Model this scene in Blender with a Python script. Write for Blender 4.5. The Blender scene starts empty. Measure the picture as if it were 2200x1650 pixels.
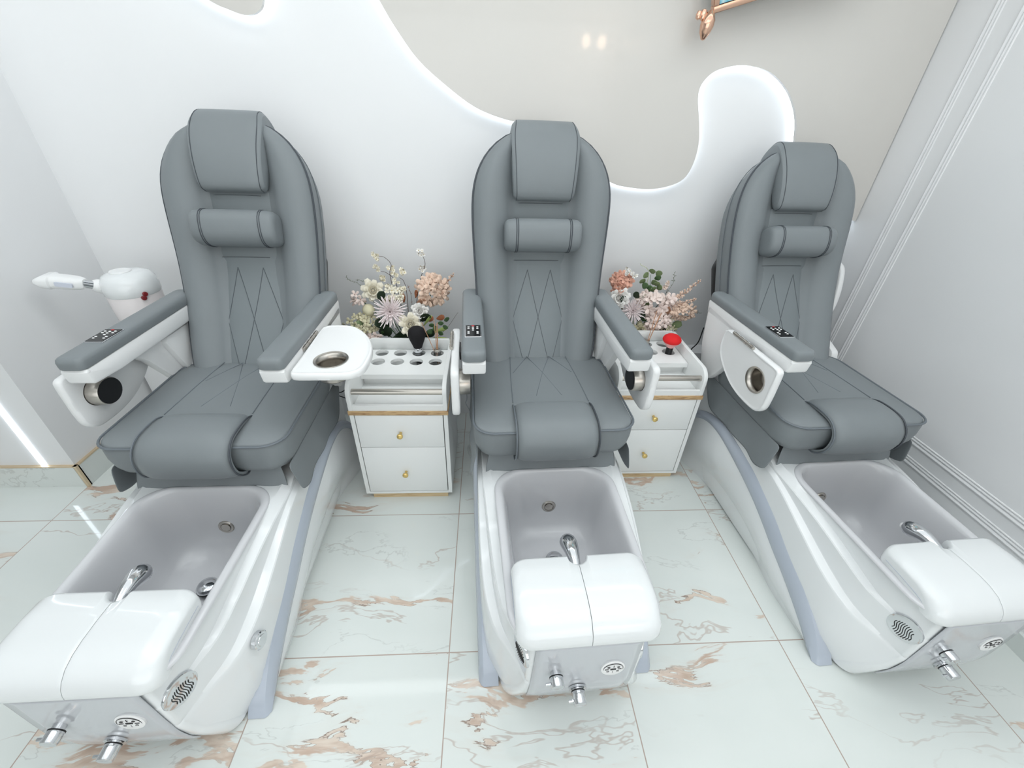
import bpy, bmesh, math, random
from mathutils import Vector, Matrix
S = bpy.context.scene
COL = S.collection
PI = math.pi
random.seed(7)

# ------------------------------------------------------------------ camera
FPX, PITCH, YAW, ROLL = 888.26, 0.574426, 0.073229, 0.042386
CAM = Vector((0.7278, -0.7096, 1.5800))
_f = Vector((math.sin(YAW)*math.cos(PITCH), math.cos(YAW)*math.cos(PITCH), -math.sin(PITCH)))
_r = Vector((math.cos(YAW), -math.sin(YAW), 0)); _u = _r.cross(_f)
RT = _r*math.cos(ROLL) + _u*math.sin(ROLL); UP = -_r*math.sin(ROLL) + _u*math.cos(ROLL)
cd = bpy.data.cameras.new('camera'); cam = bpy.data.objects.new('camera', cd); COL.objects.link(cam)
cd.sensor_fit = 'HORIZONTAL'; cd.sensor_width = 36.0; cd.lens = FPX/2200*36.0; cd.clip_start = 0.02
cam.matrix_world = Matrix(((RT.x, UP.x, -_f.x, CAM.x), (RT.y, UP.y, -_f.y, CAM.y), (RT.z, UP.z, -_f.z, CAM.z), (0, 0, 0, 1)))
S.camera = cam
def at(px, py, y):
    """world point seen at a pixel of the photograph, on the vertical plane at depth y"""
    d = _f + RT*((px-1100)/FPX) - UP*((py-825)/FPX)
    return CAM + d*((y-CAM.y)/d.y)

# ------------------------------------------------------------------ exposure, world, area lights
S.view_settings.view_transform = 'Standard'
S.view_settings.look = 'None'
S.view_settings.exposure = -0.27
S.view_settings.gamma = 1.0
S.view_settings.use_curve_mapping = False
w = bpy.data.worlds.new('world'); S.world = w; w.use_nodes = True
w.node_tree.nodes['Background'].inputs[0].default_value = (0.86, 0.93, 1.0, 1)
w.node_tree.nodes['Background'].inputs[1].default_value = 0.25
def area(name, loc, rot, sx, sy, power, color):
    l = bpy.data.lights.new(name, 'AREA'); l.shape = 'RECTANGLE'; l.size = sx; l.size_y = sy
    l.energy = power; l.color = color
    o = bpy.data.objects.new(name, l); COL.objects.link(o); o.location = loc; o.rotation_euler = rot
    return o
area('ceiling_panel_light', (0.7, -0.5, 2.72), (0, 0, 0), 4.0, 2.8, 32, (0.93, 0.98, 1.0))
area('rear_fill_light', (0.75, 0.65, 2.72), (0, 0, 0), 3.6, 0.7, 27, (0.95, 0.985, 1.0))  # added overhead fill to brighten the back wall and flowers
area('front_fill_light', (0.4, -3.9, 1.55), (math.radians(90), 0, 0), 5.0, 2.3, 60, (0.95, 0.985, 1.0))  # added frontal fill for walls and cabinet fronts, not a window

# ------------------------------------------------------------------ materials
def srgb(r, g, b):
    f = lambda c: (c/255/12.92) if c/255 <= 0.04045 else ((c/255+0.055)/1.055)**2.4
    return (f(r), f(g), f(b), 1)
def mat(name, col, rough=0.5, metal=0.0, coat=0.0, spec=0.5, noise=None, bump=None, trans=0.0, ior=1.45):
    m = bpy.data.materials.new(name); m.use_nodes = True
    nt = m.node_tree; b = nt.nodes['Principled BSDF']
    b.inputs['Base Color'].default_value = col
    b.inputs['Roughness'].default_value = rough; b.inputs['Metallic'].default_value = metal
    b.inputs['Coat Weight'].default_value = coat; b.inputs['Coat Roughness'].default_value = 0.05
    b.inputs['Specular IOR Level'].default_value = spec; b.inputs['IOR'].default_value = ior
    b.inputs['Transmission Weight'].default_value = trans
    if noise or bump:
        tc = nt.nodes.new('ShaderNodeTexCoord')
    if noise:
        sc, amt = noise
        n = nt.nodes.new('ShaderNodeTexNoise'); n.inputs['Scale'].default_value = sc; n.inputs['Detail'].default_value = 3
        mx = nt.nodes.new('ShaderNodeMix'); mx.data_type = 'RGBA'
        mx.inputs[6].default_value = tuple(c*(1-amt) for c in col[:3])+(1,)
        mx.inputs[7].default_value = tuple(min(1, c*(1+amt)) for c in col[:3])+(1,)
        nt.links.new(tc.outputs['Object'], n.inputs['Vector']); nt.links.new(n.outputs['Fac'], mx.inputs[0])
        nt.links.new(mx.outputs[2], b.inputs['Base Color'])
    if bump:
        sc, st = bump
        n2 = nt.nodes.new('ShaderNodeTexNoise'); n2.inputs['Scale'].default_value = sc; n2.inputs['Detail'].default_value = 2
        bp = nt.nodes.new('ShaderNodeBump'); bp.inputs['Strength'].default_value = st; bp.inputs['Distance'].default_value = 0.002
        nt.links.new(tc.outputs['Object'], n2.inputs['Vector']); nt.links.new(n2.outputs['Fac'], bp.inputs['Height'])
        nt.links.new(bp.outputs['Normal'], b.inputs['Normal'])
    return m
def emit(name, col, strength):
    m = bpy.data.materials.new(name); m.use_nodes = True; b = m.node_tree.nodes['Principled BSDF']
    b.inputs['Base Color'].default_value = (0.8, 0.8, 0.8, 1)
    b.inputs['Emission Color'].default_value = col; b.inputs['Emission Strength'].default_value = strength
    return m
M = {}
M['wall'] = mat('white_wall_paint', srgb(232, 233, 234), 0.62, noise=(3.0, 0.012))
M['wall_gloss'] = mat('white_gloss_wall', srgb(232, 233, 234), 0.25, noise=(3.0, 0.01))
M['greige'] = mat('greige_gloss_panel', srgb(206, 203, 198), 0.22, coat=0.5, noise=(4.0, 0.012))
M['ceiling'] = mat('ceiling_white', srgb(235, 236, 236), 0.8)
M['plastic'] = mat('white_gloss_shell', srgb(230, 233, 234), 0.13, coat=0.6)
M['plastic2'] = mat('white_satin_plastic', srgb(236, 237, 237), 0.28)
M['basin'] = mat('pale_grey_acrylic', srgb(208, 209, 212), 0.16, coat=0.5)
M['band'] = mat('blue_grey_trim', srgb(182, 190, 202), 0.22, coat=0.3)
M['panel'] = mat('grey_gloss_panel', srgb(197, 200, 205), 0.12, coat=0.5)
M['leather'] = mat('grey_leather', srgb(125, 131, 134), 0.46, spec=0.42, noise=(6, 0.03), bump=(900, 0.10))
M['leather_in'] = mat('grey_leather_centre', srgb(123, 130, 133), 0.46, spec=0.42, noise=(6, 0.03), bump=(900, 0.10))
M['seam'] = mat('dark_grey_piping', srgb(72, 77, 83), 0.5)
M['stitch'] = mat('stitched_groove_shade', srgb(88, 94, 99), 0.5)
M['piping'] = mat('grey_piping', srgb(106, 113, 119), 0.45)
M['black'] = mat('black_plastic', srgb(22, 22, 24), 0.35)
M['blackgloss'] = mat('black_gloss', srgb(16, 16, 18), 0.12)
M['chrome'] = mat('chrome', (0.68, 0.69, 0.71, 1), 0.07, metal=1.0)
M['steel'] = mat('brushed_steel', (0.50, 0.47, 0.43, 1), 0.28, metal=1.0)
M['gold'] = mat('polished_gold', srgb(226, 196, 128), 0.16, metal=1.0)
M['palegold'] = mat('pale_gold_trim', srgb(222, 202, 172), 0.3, metal=0.6)
M['rosegold'] = mat('rose_gold', srgb(226, 184, 160), 0.18, metal=1.0)
M['red'] = mat('red_plastic', srgb(196, 34, 38), 0.35)
M['darkred'] = mat('dark_red_plastic', srgb(120, 34, 38), 0.3)
M['cabinet'] = mat('white_laminate', srgb(238, 240, 239), 0.34)
M['gap_shade'] = mat('shadow_gap', srgb(96, 98, 98), 0.8)
M['cord_black'] = mat('black_cord', srgb(24, 24, 26), 0.5)
M['cord_grey'] = mat('grey_cord', srgb(170, 174, 178), 0.45)
M['stick'] = mat('reed_stick', srgb(196, 150, 118), 0.7)
M['glass'] = mat('clear_glass', (1, 1, 1, 1), 0.03, trans=1.0, ior=1.45)
M['brush_red'] = mat('red_bristles', srgb(226, 30, 34), 0.75, bump=(1500, 0.4))
M['brush_pink'] = mat('pink_bristle_base', srgb(238, 176, 176), 0.7, bump=(1500, 0.4))
M['brush_black'] = mat('black_bristles', srgb(14, 12, 16), 0.8, bump=(1500, 0.4))
M['white'] = mat('white_print', srgb(244, 244, 244), 0.4)
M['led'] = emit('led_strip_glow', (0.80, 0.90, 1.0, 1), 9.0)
M['led_tube'] = emit('led_tube_glow', (0.95, 0.985, 1.0, 1), 9.0)
M['warm_bulb'] = emit('warm_bulb_glow', (1.0, 0.70, 0.48, 1), 24.0)

def wood(name, c1, c2):
    m = mat(name, c1, 0.3); nt = m.node_tree; b = nt.nodes['Principled BSDF']
    tc = nt.nodes.new('ShaderNodeTexCoord'); mp = nt.nodes.new('ShaderNodeMapping'); mp.inputs['Scale'].default_value = (3, 3, 26)
    n = nt.nodes.new('ShaderNodeTexNoise'); n.inputs['Scale'].default_value = 4; n.inputs['Detail'].default_value = 5; n.inputs['Distortion'].default_value = 1.2
    r = nt.nodes.new('ShaderNodeValToRGB'); r.color_ramp.elements[0].position = 0.32; r.color_ramp.elements[0].color = c2
    r.color_ramp.elements[1].position = 0.5; r.color_ramp.elements[1].color = c1
    nt.links.new(tc.outputs['Object'], mp.inputs[0]); nt.links.new(mp.outputs[0], n.inputs['Vector'])
    nt.links.new(n.outputs['Fac'], r.inputs[0]); nt.links.new(r.outputs[0], b.inputs['Base Color'])
    return m
M['wood'] = wood('golden_wood_trim', srgb(204, 172, 128), srgb(140, 98, 62))
M['plinth'] = wood('pale_gold_plinth', srgb(214, 190, 150), srgb(186, 158, 118))

def marble(name, tiled):
    m = mat(name, srgb(226, 230, 227), 0.06); nt = m.node_tree; b = nt.nodes['Principled BSDF']
    N, L = nt.nodes.new, nt.links.new
    def math_(op, a, bv=None, clamp=False):
        n = N('ShaderNodeMath'); n.operation = op; n.use_clamp = clamp
        for i, x in enumerate((a, bv)):
            if x is None: continue
            if hasattr(x, 'is_linked'): L(x, n.inputs[i])
            else: n.inputs[i].default_value = x
        return n.outputs[0]
    def noise(vec, scale, detail=4, rough=0.55, dist=0.0):
        n = N('ShaderNodeTexNoise'); n.inputs['Scale'].default_value = scale; n.inputs['Detail'].default_value = detail
        n.inputs['Roughness'].default_value = rough; n.inputs['Distortion'].default_value = dist
        L(vec, n.inputs['Vector']); return n.outputs['Fac']
    def sstep(x, lo, hi):
        n = N('ShaderNodeMapRange'); n.interpolation_type = 'SMOOTHSTEP'
        n.inputs[1].default_value = lo; n.inputs[2].default_value = hi; L(x, n.inputs[0]); return n.outputs[0]
    def mix(fac, a, bcol):
        n = N('ShaderNodeMix'); n.data_type = 'RGBA'; L(fac, n.inputs[0])
        for i, x in ((6, a), (7, bcol)):
            if hasattr(x, 'is_linked'): L(x, n.inputs[i])
            else: n.inputs[i].default_value = x
        return n.outputs[2]
    tc = N('ShaderNodeTexCoord'); co = tc.outputs['Object']
    if tiled:
        sx = N('ShaderNodeSeparateXYZ'); L(co, sx.inputs[0])
        tx = math_('FLOOR', math_('DIVIDE', sx.outputs[0], 0.6)); ty = math_('FLOOR', math_('DIVIDE', sx.outputs[1], 0.6))
        cx = N('ShaderNodeCombineXYZ'); L(math_('MULTIPLY', tx, 3.71), cx.inputs[0]); L(math_('MULTIPLY', ty, 5.37), cx.inputs[1])
        va = N('ShaderNodeVectorMath'); va.operation = 'ADD'; L(co, va.inputs[0]); L(cx.outputs[0], va.inputs[1]); vec = va.outputs[0]
    else:
        vec = co
    wn = N('ShaderNodeTexNoise'); wn.inputs['Scale'].default_value = 1.6; wn.inputs['Detail'].default_value = 3; L(vec, wn.inputs['Vector'])
    wv = N('ShaderNodeVectorMath'); wv.operation = 'SCALE'; wv.inputs['Scale'].default_value = 0.34; L(wn.outputs['Color'], wv.inputs[0])
    wa = N('ShaderNodeVectorMath'); wa.operation = 'ADD'; L(vec, wa.inputs[0]); L(wv.outputs[0], wa.inputs[1])
    mp = N('ShaderNodeMapping'); mp.inputs['Rotation'].default_value = (0, 0, math.radians(-28)); mp.inputs['Scale'].default_value = (0.80, 2.9, 1.0)
    L(wa.outputs[0], mp.inputs[0]); v = mp.outputs[0]
    base = mix(noise(v, 1.4, 3), srgb(229, 233, 230), srgb(214, 221, 218))
    n1 = noise(v, 1.25, 6, 0.60, 0.25)
    ridge = math_('ABSOLUTE', math_('SUBTRACT', n1, 0.5))
    zone = sstep(noise(v, 1.05, 1), 0.515, 0.605)                       # where a tile is veined at all
    torn = noise(v, 11.0, 7, 0.75, 0.5)
    halo = math_('MULTIPLY', math_('SUBTRACT', 1.0, sstep(ridge, 0.002, 0.048)), zone)
    wide = sstep(math_('ADD', math_('MULTIPLY', halo, 0.62), math_('MULTIPLY', torn, 0.55)), 0.64, 0.82)
    wide = math_('MULTIPLY', wide, sstep(halo, 0.02, 0.35))
    brown = mix(sstep(noise(v, 5.0, 4, 0.7), 0.38, 0.62), srgb(220, 200, 182), srgb(184, 146, 120))
    c1 = mix(math_('MULTIPLY', halo, 0.30), base, srgb(214, 206, 196))
    c1 = mix(math_('MULTIPLY', wide, 0.72), c1, brown)
    edge_ = math_('MULTIPLY', math_('SUBTRACT', 1.0, sstep(math_('ABSOLUTE', math_('SUBTRACT', wide, 0.45)), 0.05, 0.30)), sstep(noise(v, 2.2, 3), 0.46, 0.60))
    c2 = mix(math_('MULTIPLY', edge_, 0.80), c1, srgb(112, 82, 62))
    n3 = noise(v, 0.8, 6, 0.62, 0.15)
    thin = math_('MULTIPLY', math_('SUBTRACT', 1.0, sstep(math_('ABSOLUTE', math_('SUBTRACT', n3, 0.5)), 0.001, 0.007)), sstep(noise(v, 1.3, 2), 0.45, 0.56))
    c3 = mix(math_('MULTIPLY', thin, 0.50), c2, srgb(178, 158, 146))
    n4 = noise(v, 1.4, 6, 0.62, 0.15)
    hair = math_('MULTIPLY', math_('SUBTRACT', 1.0, sstep(math_('ABSOLUTE', math_('SUBTRACT', n4, 0.46)), 0.001, 0.008)), sstep(noise(v, 1.9, 2), 0.48, 0.58))
    c3 = mix(math_('MULTIPLY', hair, 0.28), c3, srgb(160, 160, 156))
    if tiled:
        def line(c):
            fr = math_('FRACT', math_('DIVIDE', c, 0.6)); d = math_('ABSOLUTE', math_('SUBTRACT', fr, 0.5))
            return math_('GREATER_THAN', d, 0.5-0.0030)
        g = math_('MAXIMUM', line(sx.outputs[0]), line(sx.outputs[1]))
        c3 = mix(g, c3, srgb(176, 160, 150))
        L(math_('ADD', math_('MULTIPLY', g, 0.4), 0.055), b.inputs['Roughness'])
    L(c3, b.inputs['Base Color'])
    b.inputs['Specular IOR Level'].default_value = 0.55
    return m
M['floor'] = marble('marble_floor_tile', True)
M['marble'] = marble('marble_skirting', False)

# ------------------------------------------------------------------ mesh helpers
class MB:
    def __init__(s): s.v = []; s.f = []; s.cut = None
    def add(s, v, f):
        o = len(s.v); s.v += [tuple(p) for p in v]; s.f += [tuple(i+o for i in q) for q in f]; return s
    def loft(s, loops, closed=True, caps=(True, True)):
        n = len(loops[0]); v = [p for l in loops for p in l]; f = []
        for i in range(len(loops)-1):
            for j in range(n if closed else n-1):
                k = (j+1) % n; f.append((i*n+j, i*n+k, (i+1)*n+k, (i+1)*n+j))
        if closed and caps[0]: f.append(tuple(range(n-1, -1, -1)))
        if closed and caps[1]: f.append(tuple(range((len(loops)-1)*n, len(loops)*n)))
        return s.add(v, f)
    def box(s, x0, x1, y0, y1, z0, z1, r=0.0):
        if r <= 0:
            v = [(x, y, z) for x in (x0, x1) for y in (y0, y1) for z in (z0, z1)]
            return s.add(v, [(0, 1, 3, 2), (4, 6, 7, 5), (0, 4, 5, 1), (2, 3, 7, 6), (0, 2, 6, 4), (1, 5, 7, 3)])
        return s.prism(rrect(x0, x1, y0, y1, r), z0, z1, lambda a, b, t: (a, b, t), r)
    def prism(s, outline, t0, t1, mp, r=0.0, r2=None):
        if r <= 0: loops = [[mp(a, b, t) for a, b in outline] for t in (t0, t1)]
        else:
            loops = []
            for t, o in ((t0, r), (t0+r*0.29, r*0.29), (t0+r, 0), (t1-r, 0), (t1-r*0.29, r*0.29), (t1, r)):
                loops.append([mp(a, b, t) for a, b in offset(outline, o)])
        return s.loft(loops)
    def tube(s, pts, r, n=8, closed=False, caps=True):
        pts = [Vector(p) for p in pts]; m = len(pts); rr = r if isinstance(r, (list, tuple)) else [r]*m
        loops = []; prev = None
        for i in range(m):
            a = pts[(i-1) % m] if (closed or i > 0) else pts[0]; b = pts[(i+1) % m] if (closed or i < m-1) else pts[-1]
            t = (b-a); t = t.normalized() if t.length > 1e-9 else Vector((0, 0, 1))
            if prev is None:
                u = t.orthogonal().normalized()
            else:
                u = prev-t*prev.dot(t); u = u.normalized() if u.length > 1e-6 else t.orthogonal().normalized()
            prev = u; w_ = t.cross(u)
            loops.append([pts[i]+(u*math.cos(2*PI*k/n)+w_*math.sin(2*PI*k/n))*rr[i] for k in range(n)])
        if closed: loops.append(loops[0])
        return s.loft(loops, True, (caps and not closed, caps and not closed))
    def lathe(s, prof, org, axis=(0, 0, 1), n=24):
        ax = Vector(axis).normalized(); u = ax.orthogonal().normalized(); w_ = ax.cross(u); org = Vector(org)
        loops = [[org+ax*h+(u*math.cos(2*PI*k/n)+w_*math.sin(2*PI*k/n))*max(r, 1e-5) for k in range(n)] for r, h in prof]
        return s.loft(loops)
    def xf(s, fn): s.v = [tuple(fn(Vector(p))) for p in s.v]; return s
    def build(s, name, m, parent=None, smooth=True, sub=0, angle=40, solid=0.0):
        me = bpy.data.meshes.new(name); me.from_pydata([tuple(p) for p in s.v], [], s.f)
        bm = bmesh.new(); bm.from_mesh(me)
        if s.cut is not None:
            bm.faces.ensure_lookup_table()
            for fc in bm.faces[s.cut:]: fc.material_index = 1
        bmesh.ops.remove_doubles(bm, verts=bm.verts, dist=1e-6)
        bmesh.ops.recalc_face_normals(bm, faces=bm.faces)
        if smooth:
            for fc in bm.faces: fc.smooth = True
            if not sub:
                ca = math.radians(angle)
                for e in bm.edges:
                    if len(e.link_faces) == 2 and e.calc_face_angle(0) > ca: e.smooth = False
        bm.to_mesh(me); bm.free()
        for x in (m if isinstance(m, (list, tuple)) else [m]): me.materials.append(x)
        o = bpy.data.objects.new(name, me); COL.objects.link(o)
        if parent: o.parent = parent
        if solid:
            md = o.modifiers.new('solid', 'SOLIDIFY'); md.thickness = solid; md.offset = 0
        if sub:
            md = o.modifiers.new('sub', 'SUBSURF'); md.levels = sub; md.render_levels = sub
        return o
def offset(pl, d):
    if d == 0: return list(pl)
    n = len(pl); a = sum(pl[i][0]*pl[(i+1) % n][1]-pl[(i+1) % n][0]*pl[i][1] for i in range(n)); sg = 1 if a > 0 else -1
    out = []
    for i in range(n):
        p, q, r = Vector(pl[i-1]), Vector(pl[i]), Vector(pl[(i+1) % n])
        e1 = (q-p); e2 = (r-q)
        if e1.length < 1e-9: e1 = e2
        if e2.length < 1e-9: e2 = e1
        e1 = e1.normalized(); e2 = e2.normalized()
        nn = Vector((-e1.y-e2.y, e1.x+e2.x)); nn = nn.normalized()*sg if nn.length > 1e-6 else Vector((-e1.y, e1.x))*sg
        c = max(0.5, nn.dot(Vector((-e1.y, e1.x))*sg)); q2 = q+nn*d/c; out.append((q2.x, q2.y))
    return out
def fillet(pts, rad, n=6):
    out = []; m = len(pts)
    for i in range(m):
        p, q, r = Vector(pts[i-1]), Vector(pts[i]), Vector(pts[(i+1) % m]); R = rad[i] if isinstance(rad, (list, tuple)) else rad
        a = (p-q); b = (r-q); la, lb = a.length, b.length; a = a.normalized(); b = b.normalized()
        ang = a.angle(b)
        if R <= 0 or ang > PI-0.02: out.append((q.x, q.y)); continue
        t = min(R/math.tan(ang/2), la*0.49, lb*0.49)
        p0 = q+a*t; p1 = q+b*t
        for k in range(n+1):
            s_ = k/n; x = p0*(1-s_)**2+q*2*s_*(1-s_)*0.5*1.18+p1*s_**2+q*0
            w0, w1, w2 = (1-s_)**2, 2*s_*(1-s_)*math.sin(ang/2), s_**2; W = w0+w1+w2
            x = (p0*w0+q*w1+p1*w2)/W; out.append((x.x, x.y))
    return out
def rrect(x0, x1, y0, y1, r, n=5): return fillet([(x0, y0), (x1, y0), (x1, y1), (x0, y1)], r, n)
def lerp(tab, x):
    if x <= tab[0][0]: return tab[0][1]
    for (a, va), (b, vb) in zip(tab, tab[1:]):
        if x <= b: return va+(vb-va)*(x-a)/(b-a)
    return tab[-1][1]
def spline(tab, x):
    """smooth interpolation of a table (Catmull-Rom on the values)"""
    if x <= tab[0][0]: return tab[0][1]
    if x >= tab[-1][0]: return tab[-1][1]
    for i in range(len(tab)-1):
        if x <= tab[i+1][0]:
            x0, y0 = tab[i]; x1, y1 = tab[i+1]; h = x1-x0; t = (x-x0)/h
            m0 = ((y1-tab[i-1][1])/(x1-tab[i-1][0]))*h if i > 0 else (y1-y0)
            m1 = ((tab[i+2][1]-y0)/(tab[i+2][0]-x0))*h if i+2 < len(tab) else (y1-y0)
            return (2*t**3-3*t**2+1)*y0+(t**3-2*t**2+t)*m0+(-2*t**3+3*t**2)*y1+(t**3-t**2)*m1
def smooth_path(pts, k=8, closed=False):
    P = [Vector(p) for p in pts]; n = len(P); out = []
    for i in range(n if closed else n-1):
        p1, p2 = P[i], P[(i+1) % n]; p0 = P[i-1] if (closed or i > 0) else p1*2-p2; p3 = P[(i+2) % n] if (closed or i+2 < n) else p2*2-p1
        for j in range(k):
            t = j/k; out.append(0.5*((2*p1)+(p2-p0)*t+(2*p0-5*p1+4*p2-p3)*t*t+(3*p1-p0-3*p2+p3)*t**3))
    if not closed: out.append(P[-1])
    return out
def frange(a, b, n): return [a+(b-a)*i/(n-1) for i in range(n)]
def tag(o, label, cat, group=None):
    o['label'] = label; o['category'] = cat
    if group: o['group'] = group
    return o
def thing(name, label, cat, loc=(0, 0, 0), rz=0.0, group=None):
    o = bpy.data.objects.new(name, None); COL.objects.link(o); o.empty_display_size = 0.05
    o.location = loc; o.rotation_euler = (0, 0, rz); return tag(o, label, cat, group)
def struct(o): o['kind'] = 'structure'; return o

# ------------------------------------------------------------------ the room
XL, XR, ZC = -1.205, 2.67, 2.75
def wy(x): return 1.45+(x-XL)*0.0206          # the back wall stands very slightly skew to the tiles
struct(MB().box(-4.2, XR+0.15, -4.2, 2.0, -0.06, 0).build('floor', M['floor'], smooth=False))
struct(MB().box(-4.2, XR+0.15, -4.2, 2.0, ZC, ZC+0.06).build('ceiling', M['ceiling'], smooth=False))
b = MB(); b.add([(x, y, z) for z in (0, ZC) for x, y in ((XL-0.02, wy(XL-0.02)), (XR+0.1, wy(XR+0.1)), (XR+0.1, wy(XR)+0.2), (XL-0.02, wy(XL)+0.2))],
                [(0, 1, 2, 3), (4, 7, 6, 5), (0, 4, 5, 1), (1, 5, 6, 2), (2, 6, 7, 3), (3, 7, 4, 0)])
struct(b.build('wall_back', M['wall'], smooth=False))
struct(MB().box(XR, XR+0.12, -4.2, 1.9, 0, ZC).build('wall_right', M['wall_gloss'], smooth=False))
struct(MB().box(-4.2, XL, 0.815, 1.95, 0, ZC).build('wall_left', M['wall_gloss'], smooth=False))
struct(MB().box(-4.3, -4.2, -4.2, 0.9, 0, ZC).build('wall_far_left', M['wall'], smooth=False))
struct(MB().box(-4.2, XR+0.15, -4.3, -4.2, 0, ZC).build('wall_front', M['wall'], smooth=False))

# curvy greige panel floating in front of the back wall, with an LED strip behind its edge
CURVE = [(-1.20, 2.52), (-0.95, 2.30), (-0.62, 2.06), (-0.328, 1.910), (-0.262, 1.884), (-0.200, 1.868), (-0.150, 1.878), (-0.118, 1.915), (-0.10, 2.02),
         (-0.05, 2.14), (0.07, 2.19), (0.20, 2.11), (0.311, 1.938), (0.364, 1.858), (0.446, 1.759), (0.556, 1.677), (0.674, 1.607), (0.796, 1.569), (0.92, 1.548),
         (1.06, 1.50), (1.19, 1.40), (1.326, 1.327), (1.435, 1.308), (1.529, 1.305), (1.617, 1.322), (1.679, 1.354), (1.708, 1.415), (1.712, 1.50), (1.690, 1.585),
         (1.658, 1.677), (1.661, 1.727), (1.700, 1.769), (1.765, 1.791), (1.845, 1.799), (1.956, 1.779), (2.052, 1.726), (2.117, 1.660), (2.158, 1.590), (2.187, 1.50),
         (2.225, 1.40), (2.31, 1.30), (2.44, 1.235), (2.57, 1.20), (2.665, 1.18)]
edge = [(p.x, p.z) for p in smooth_path([(a, 0, c) for a, c in CURVE], 4)]
outl = edge+[(2.665, ZC-0.005), (-1.20, ZC-0.005)]
gm = lambda a, c, t: (a, wy(a)-t, c)
panel = MB().prism(outl, 0.022, 0.040, gm).build('wall_panel', M['greige'], angle=30)
struct(panel); panel['kind'] = 'structure'
strip = thing('led_glow_line', 'cool white light strip glowing behind the wavy edge of the greige wall panel', 'led strip', (0, 0, 0))
inset = offset(edge, -0.0)
led_pts = []
for i, (a, c) in enumerate(edge):
    p0 = Vector(edge[max(0, i-1)]); p1 = Vector(edge[min(len(edge)-1, i+1)]); t = (p1-p0).normalized(); nn = Vector((-t.y, t.x))
    led_pts.append((a+nn.x*0.010, wy(a)-0.0125, c+nn.y*0.010))
led_pts = [p for p in led_pts if p[0] < 2.655]
MB().tube(led_pts, 0.0055, 6).build('light_tube', M['led'], strip)

# skirting of the pillar, with gold edge trims
bz = 0.125
struct(MB().box(-4.2, XL+0.012, 0.803, 0.82, 0, bz).build('baseboard_front', M['marble'], smooth=False))
struct(MB().box(XL-0.002, XL+0.012, 0.803, 1.46, 0, bz).build('baseboard_left', M['marble'], smooth=False))
g = MB(); g.box(-4.2, XL+0.014, 0.801, 0.816, bz, bz+0.007); g.box(XL, XL+0.014, 0.801, 1.45, bz, bz+0.007); g.box(XL+0.004, XL+0.016, 0.799, 0.811, 0, bz+0.007)
struct(g.build('trim_1', M['palegold'], smooth=False))
b = MB(); b.add([(x, y, z) for z in (0, 0.085) for x, y in ((XL, wy(XL)-0.014), (XR, wy(XR)-0.014), (XR, wy(XR)+0.01), (XL, wy(XL)+0.01))],
                [(0, 1, 2, 3), (4, 7, 6, 5), (0, 4, 5, 1), (1, 5, 6, 2), (2, 6, 7, 3), (3, 7, 4, 0)])
struct(b.build('baseboard_back', M['cabinet'], smooth=False))
struct(MB().box(XR-0.014, XR+0.002, -4.2, 1.49, 0, 0.075).build('baseboard_right', M['marble'], smooth=False))
# picture-frame mouldings on the right wall
def mould(name, y0, y1, z0, z1):
    bb = MB()
    for d, r in ((0.0, 0.0075), (0.015, 0.0055), (0.026, 0.004)):
        pts = [(XR, y0-d, z0+d), (XR, y1+d, z0+d), (XR, y1+d, z1-d), (XR, y0-d, z1-d)]
        for p, q2 in zip(pts, pts[1:]+pts[:1]): bb.tube([p, q2], r, 8)
    struct(bb.build(name, M['wall_gloss']))
mould('trim_2', 1.305, -3.2, 0.305, 2.55)
mould('trim_3', 1.195, -3.1, 0.395, 2.45)
# glowing strip imitating a light line mirrored in the glossy pillar face
o = MB().box(-1.347, -1.331, 0.809, 0.8155, 0.135, 2.4).build('led_glow_line', M['led'], smooth=False)
tag(o, 'straight vertical white glow imitating a light reflected in the left pillar above the marble skirting', 'led strip')
# low white ledge that boxes in the pipes along the back wall
b = MB(); b.add([(x, y, z) for z in (0, 0.43) for x, y in ((-1.19, 1.36), (2.66, 1.415), (2.66, wy(2.66)), (-1.19, wy(-1.19)))],
                [(0, 1, 2, 3), (4, 7, 6, 5), (0, 4, 5, 1), (1, 5, 6, 2), (2, 6, 7, 3), (3, 7, 4, 0)])
struct(b.build('trim_4', M['wall'], smooth=False))

# ceiling lights: hexagons of LED tubes
def hexlight(x, y, r, label):
    t = thing('hexagon_ceiling_light', label, 'ceiling light', (x, y, 0), 0.2, 'hexagon ceiling lights')
    pts = [Vector((r*math.cos(k*PI/3), r*math.sin(k*PI/3), ZC-0.03)) for k in range(6)]
    for k in range(6):
        a, c = pts[k], pts[(k+1) % 6]; MB().tube([a.lerp(c, 0.03), a.lerp(c, 0.97)], 0.012, 8).build('light_tube', M['led_tube'], t)
    for k in range(6): MB().lathe([(0.016, -0.0), (0.016, 0.04)], pts[k]-Vector((0, 0, 0.01)), (0, 0, 1), 10).build('connector', M['plastic2'], t)
HX = [(0.0, -0.55), (0.9, -0.2), (1.8, -0.55), (0.9, -1.25), (-0.9, -0.2)]
for i, (x, y) in enumerate(HX):
    hexlight(x, y, 0.34, 'hexagon of white light tubes on the ceiling in front of the pedicure chairs')

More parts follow.
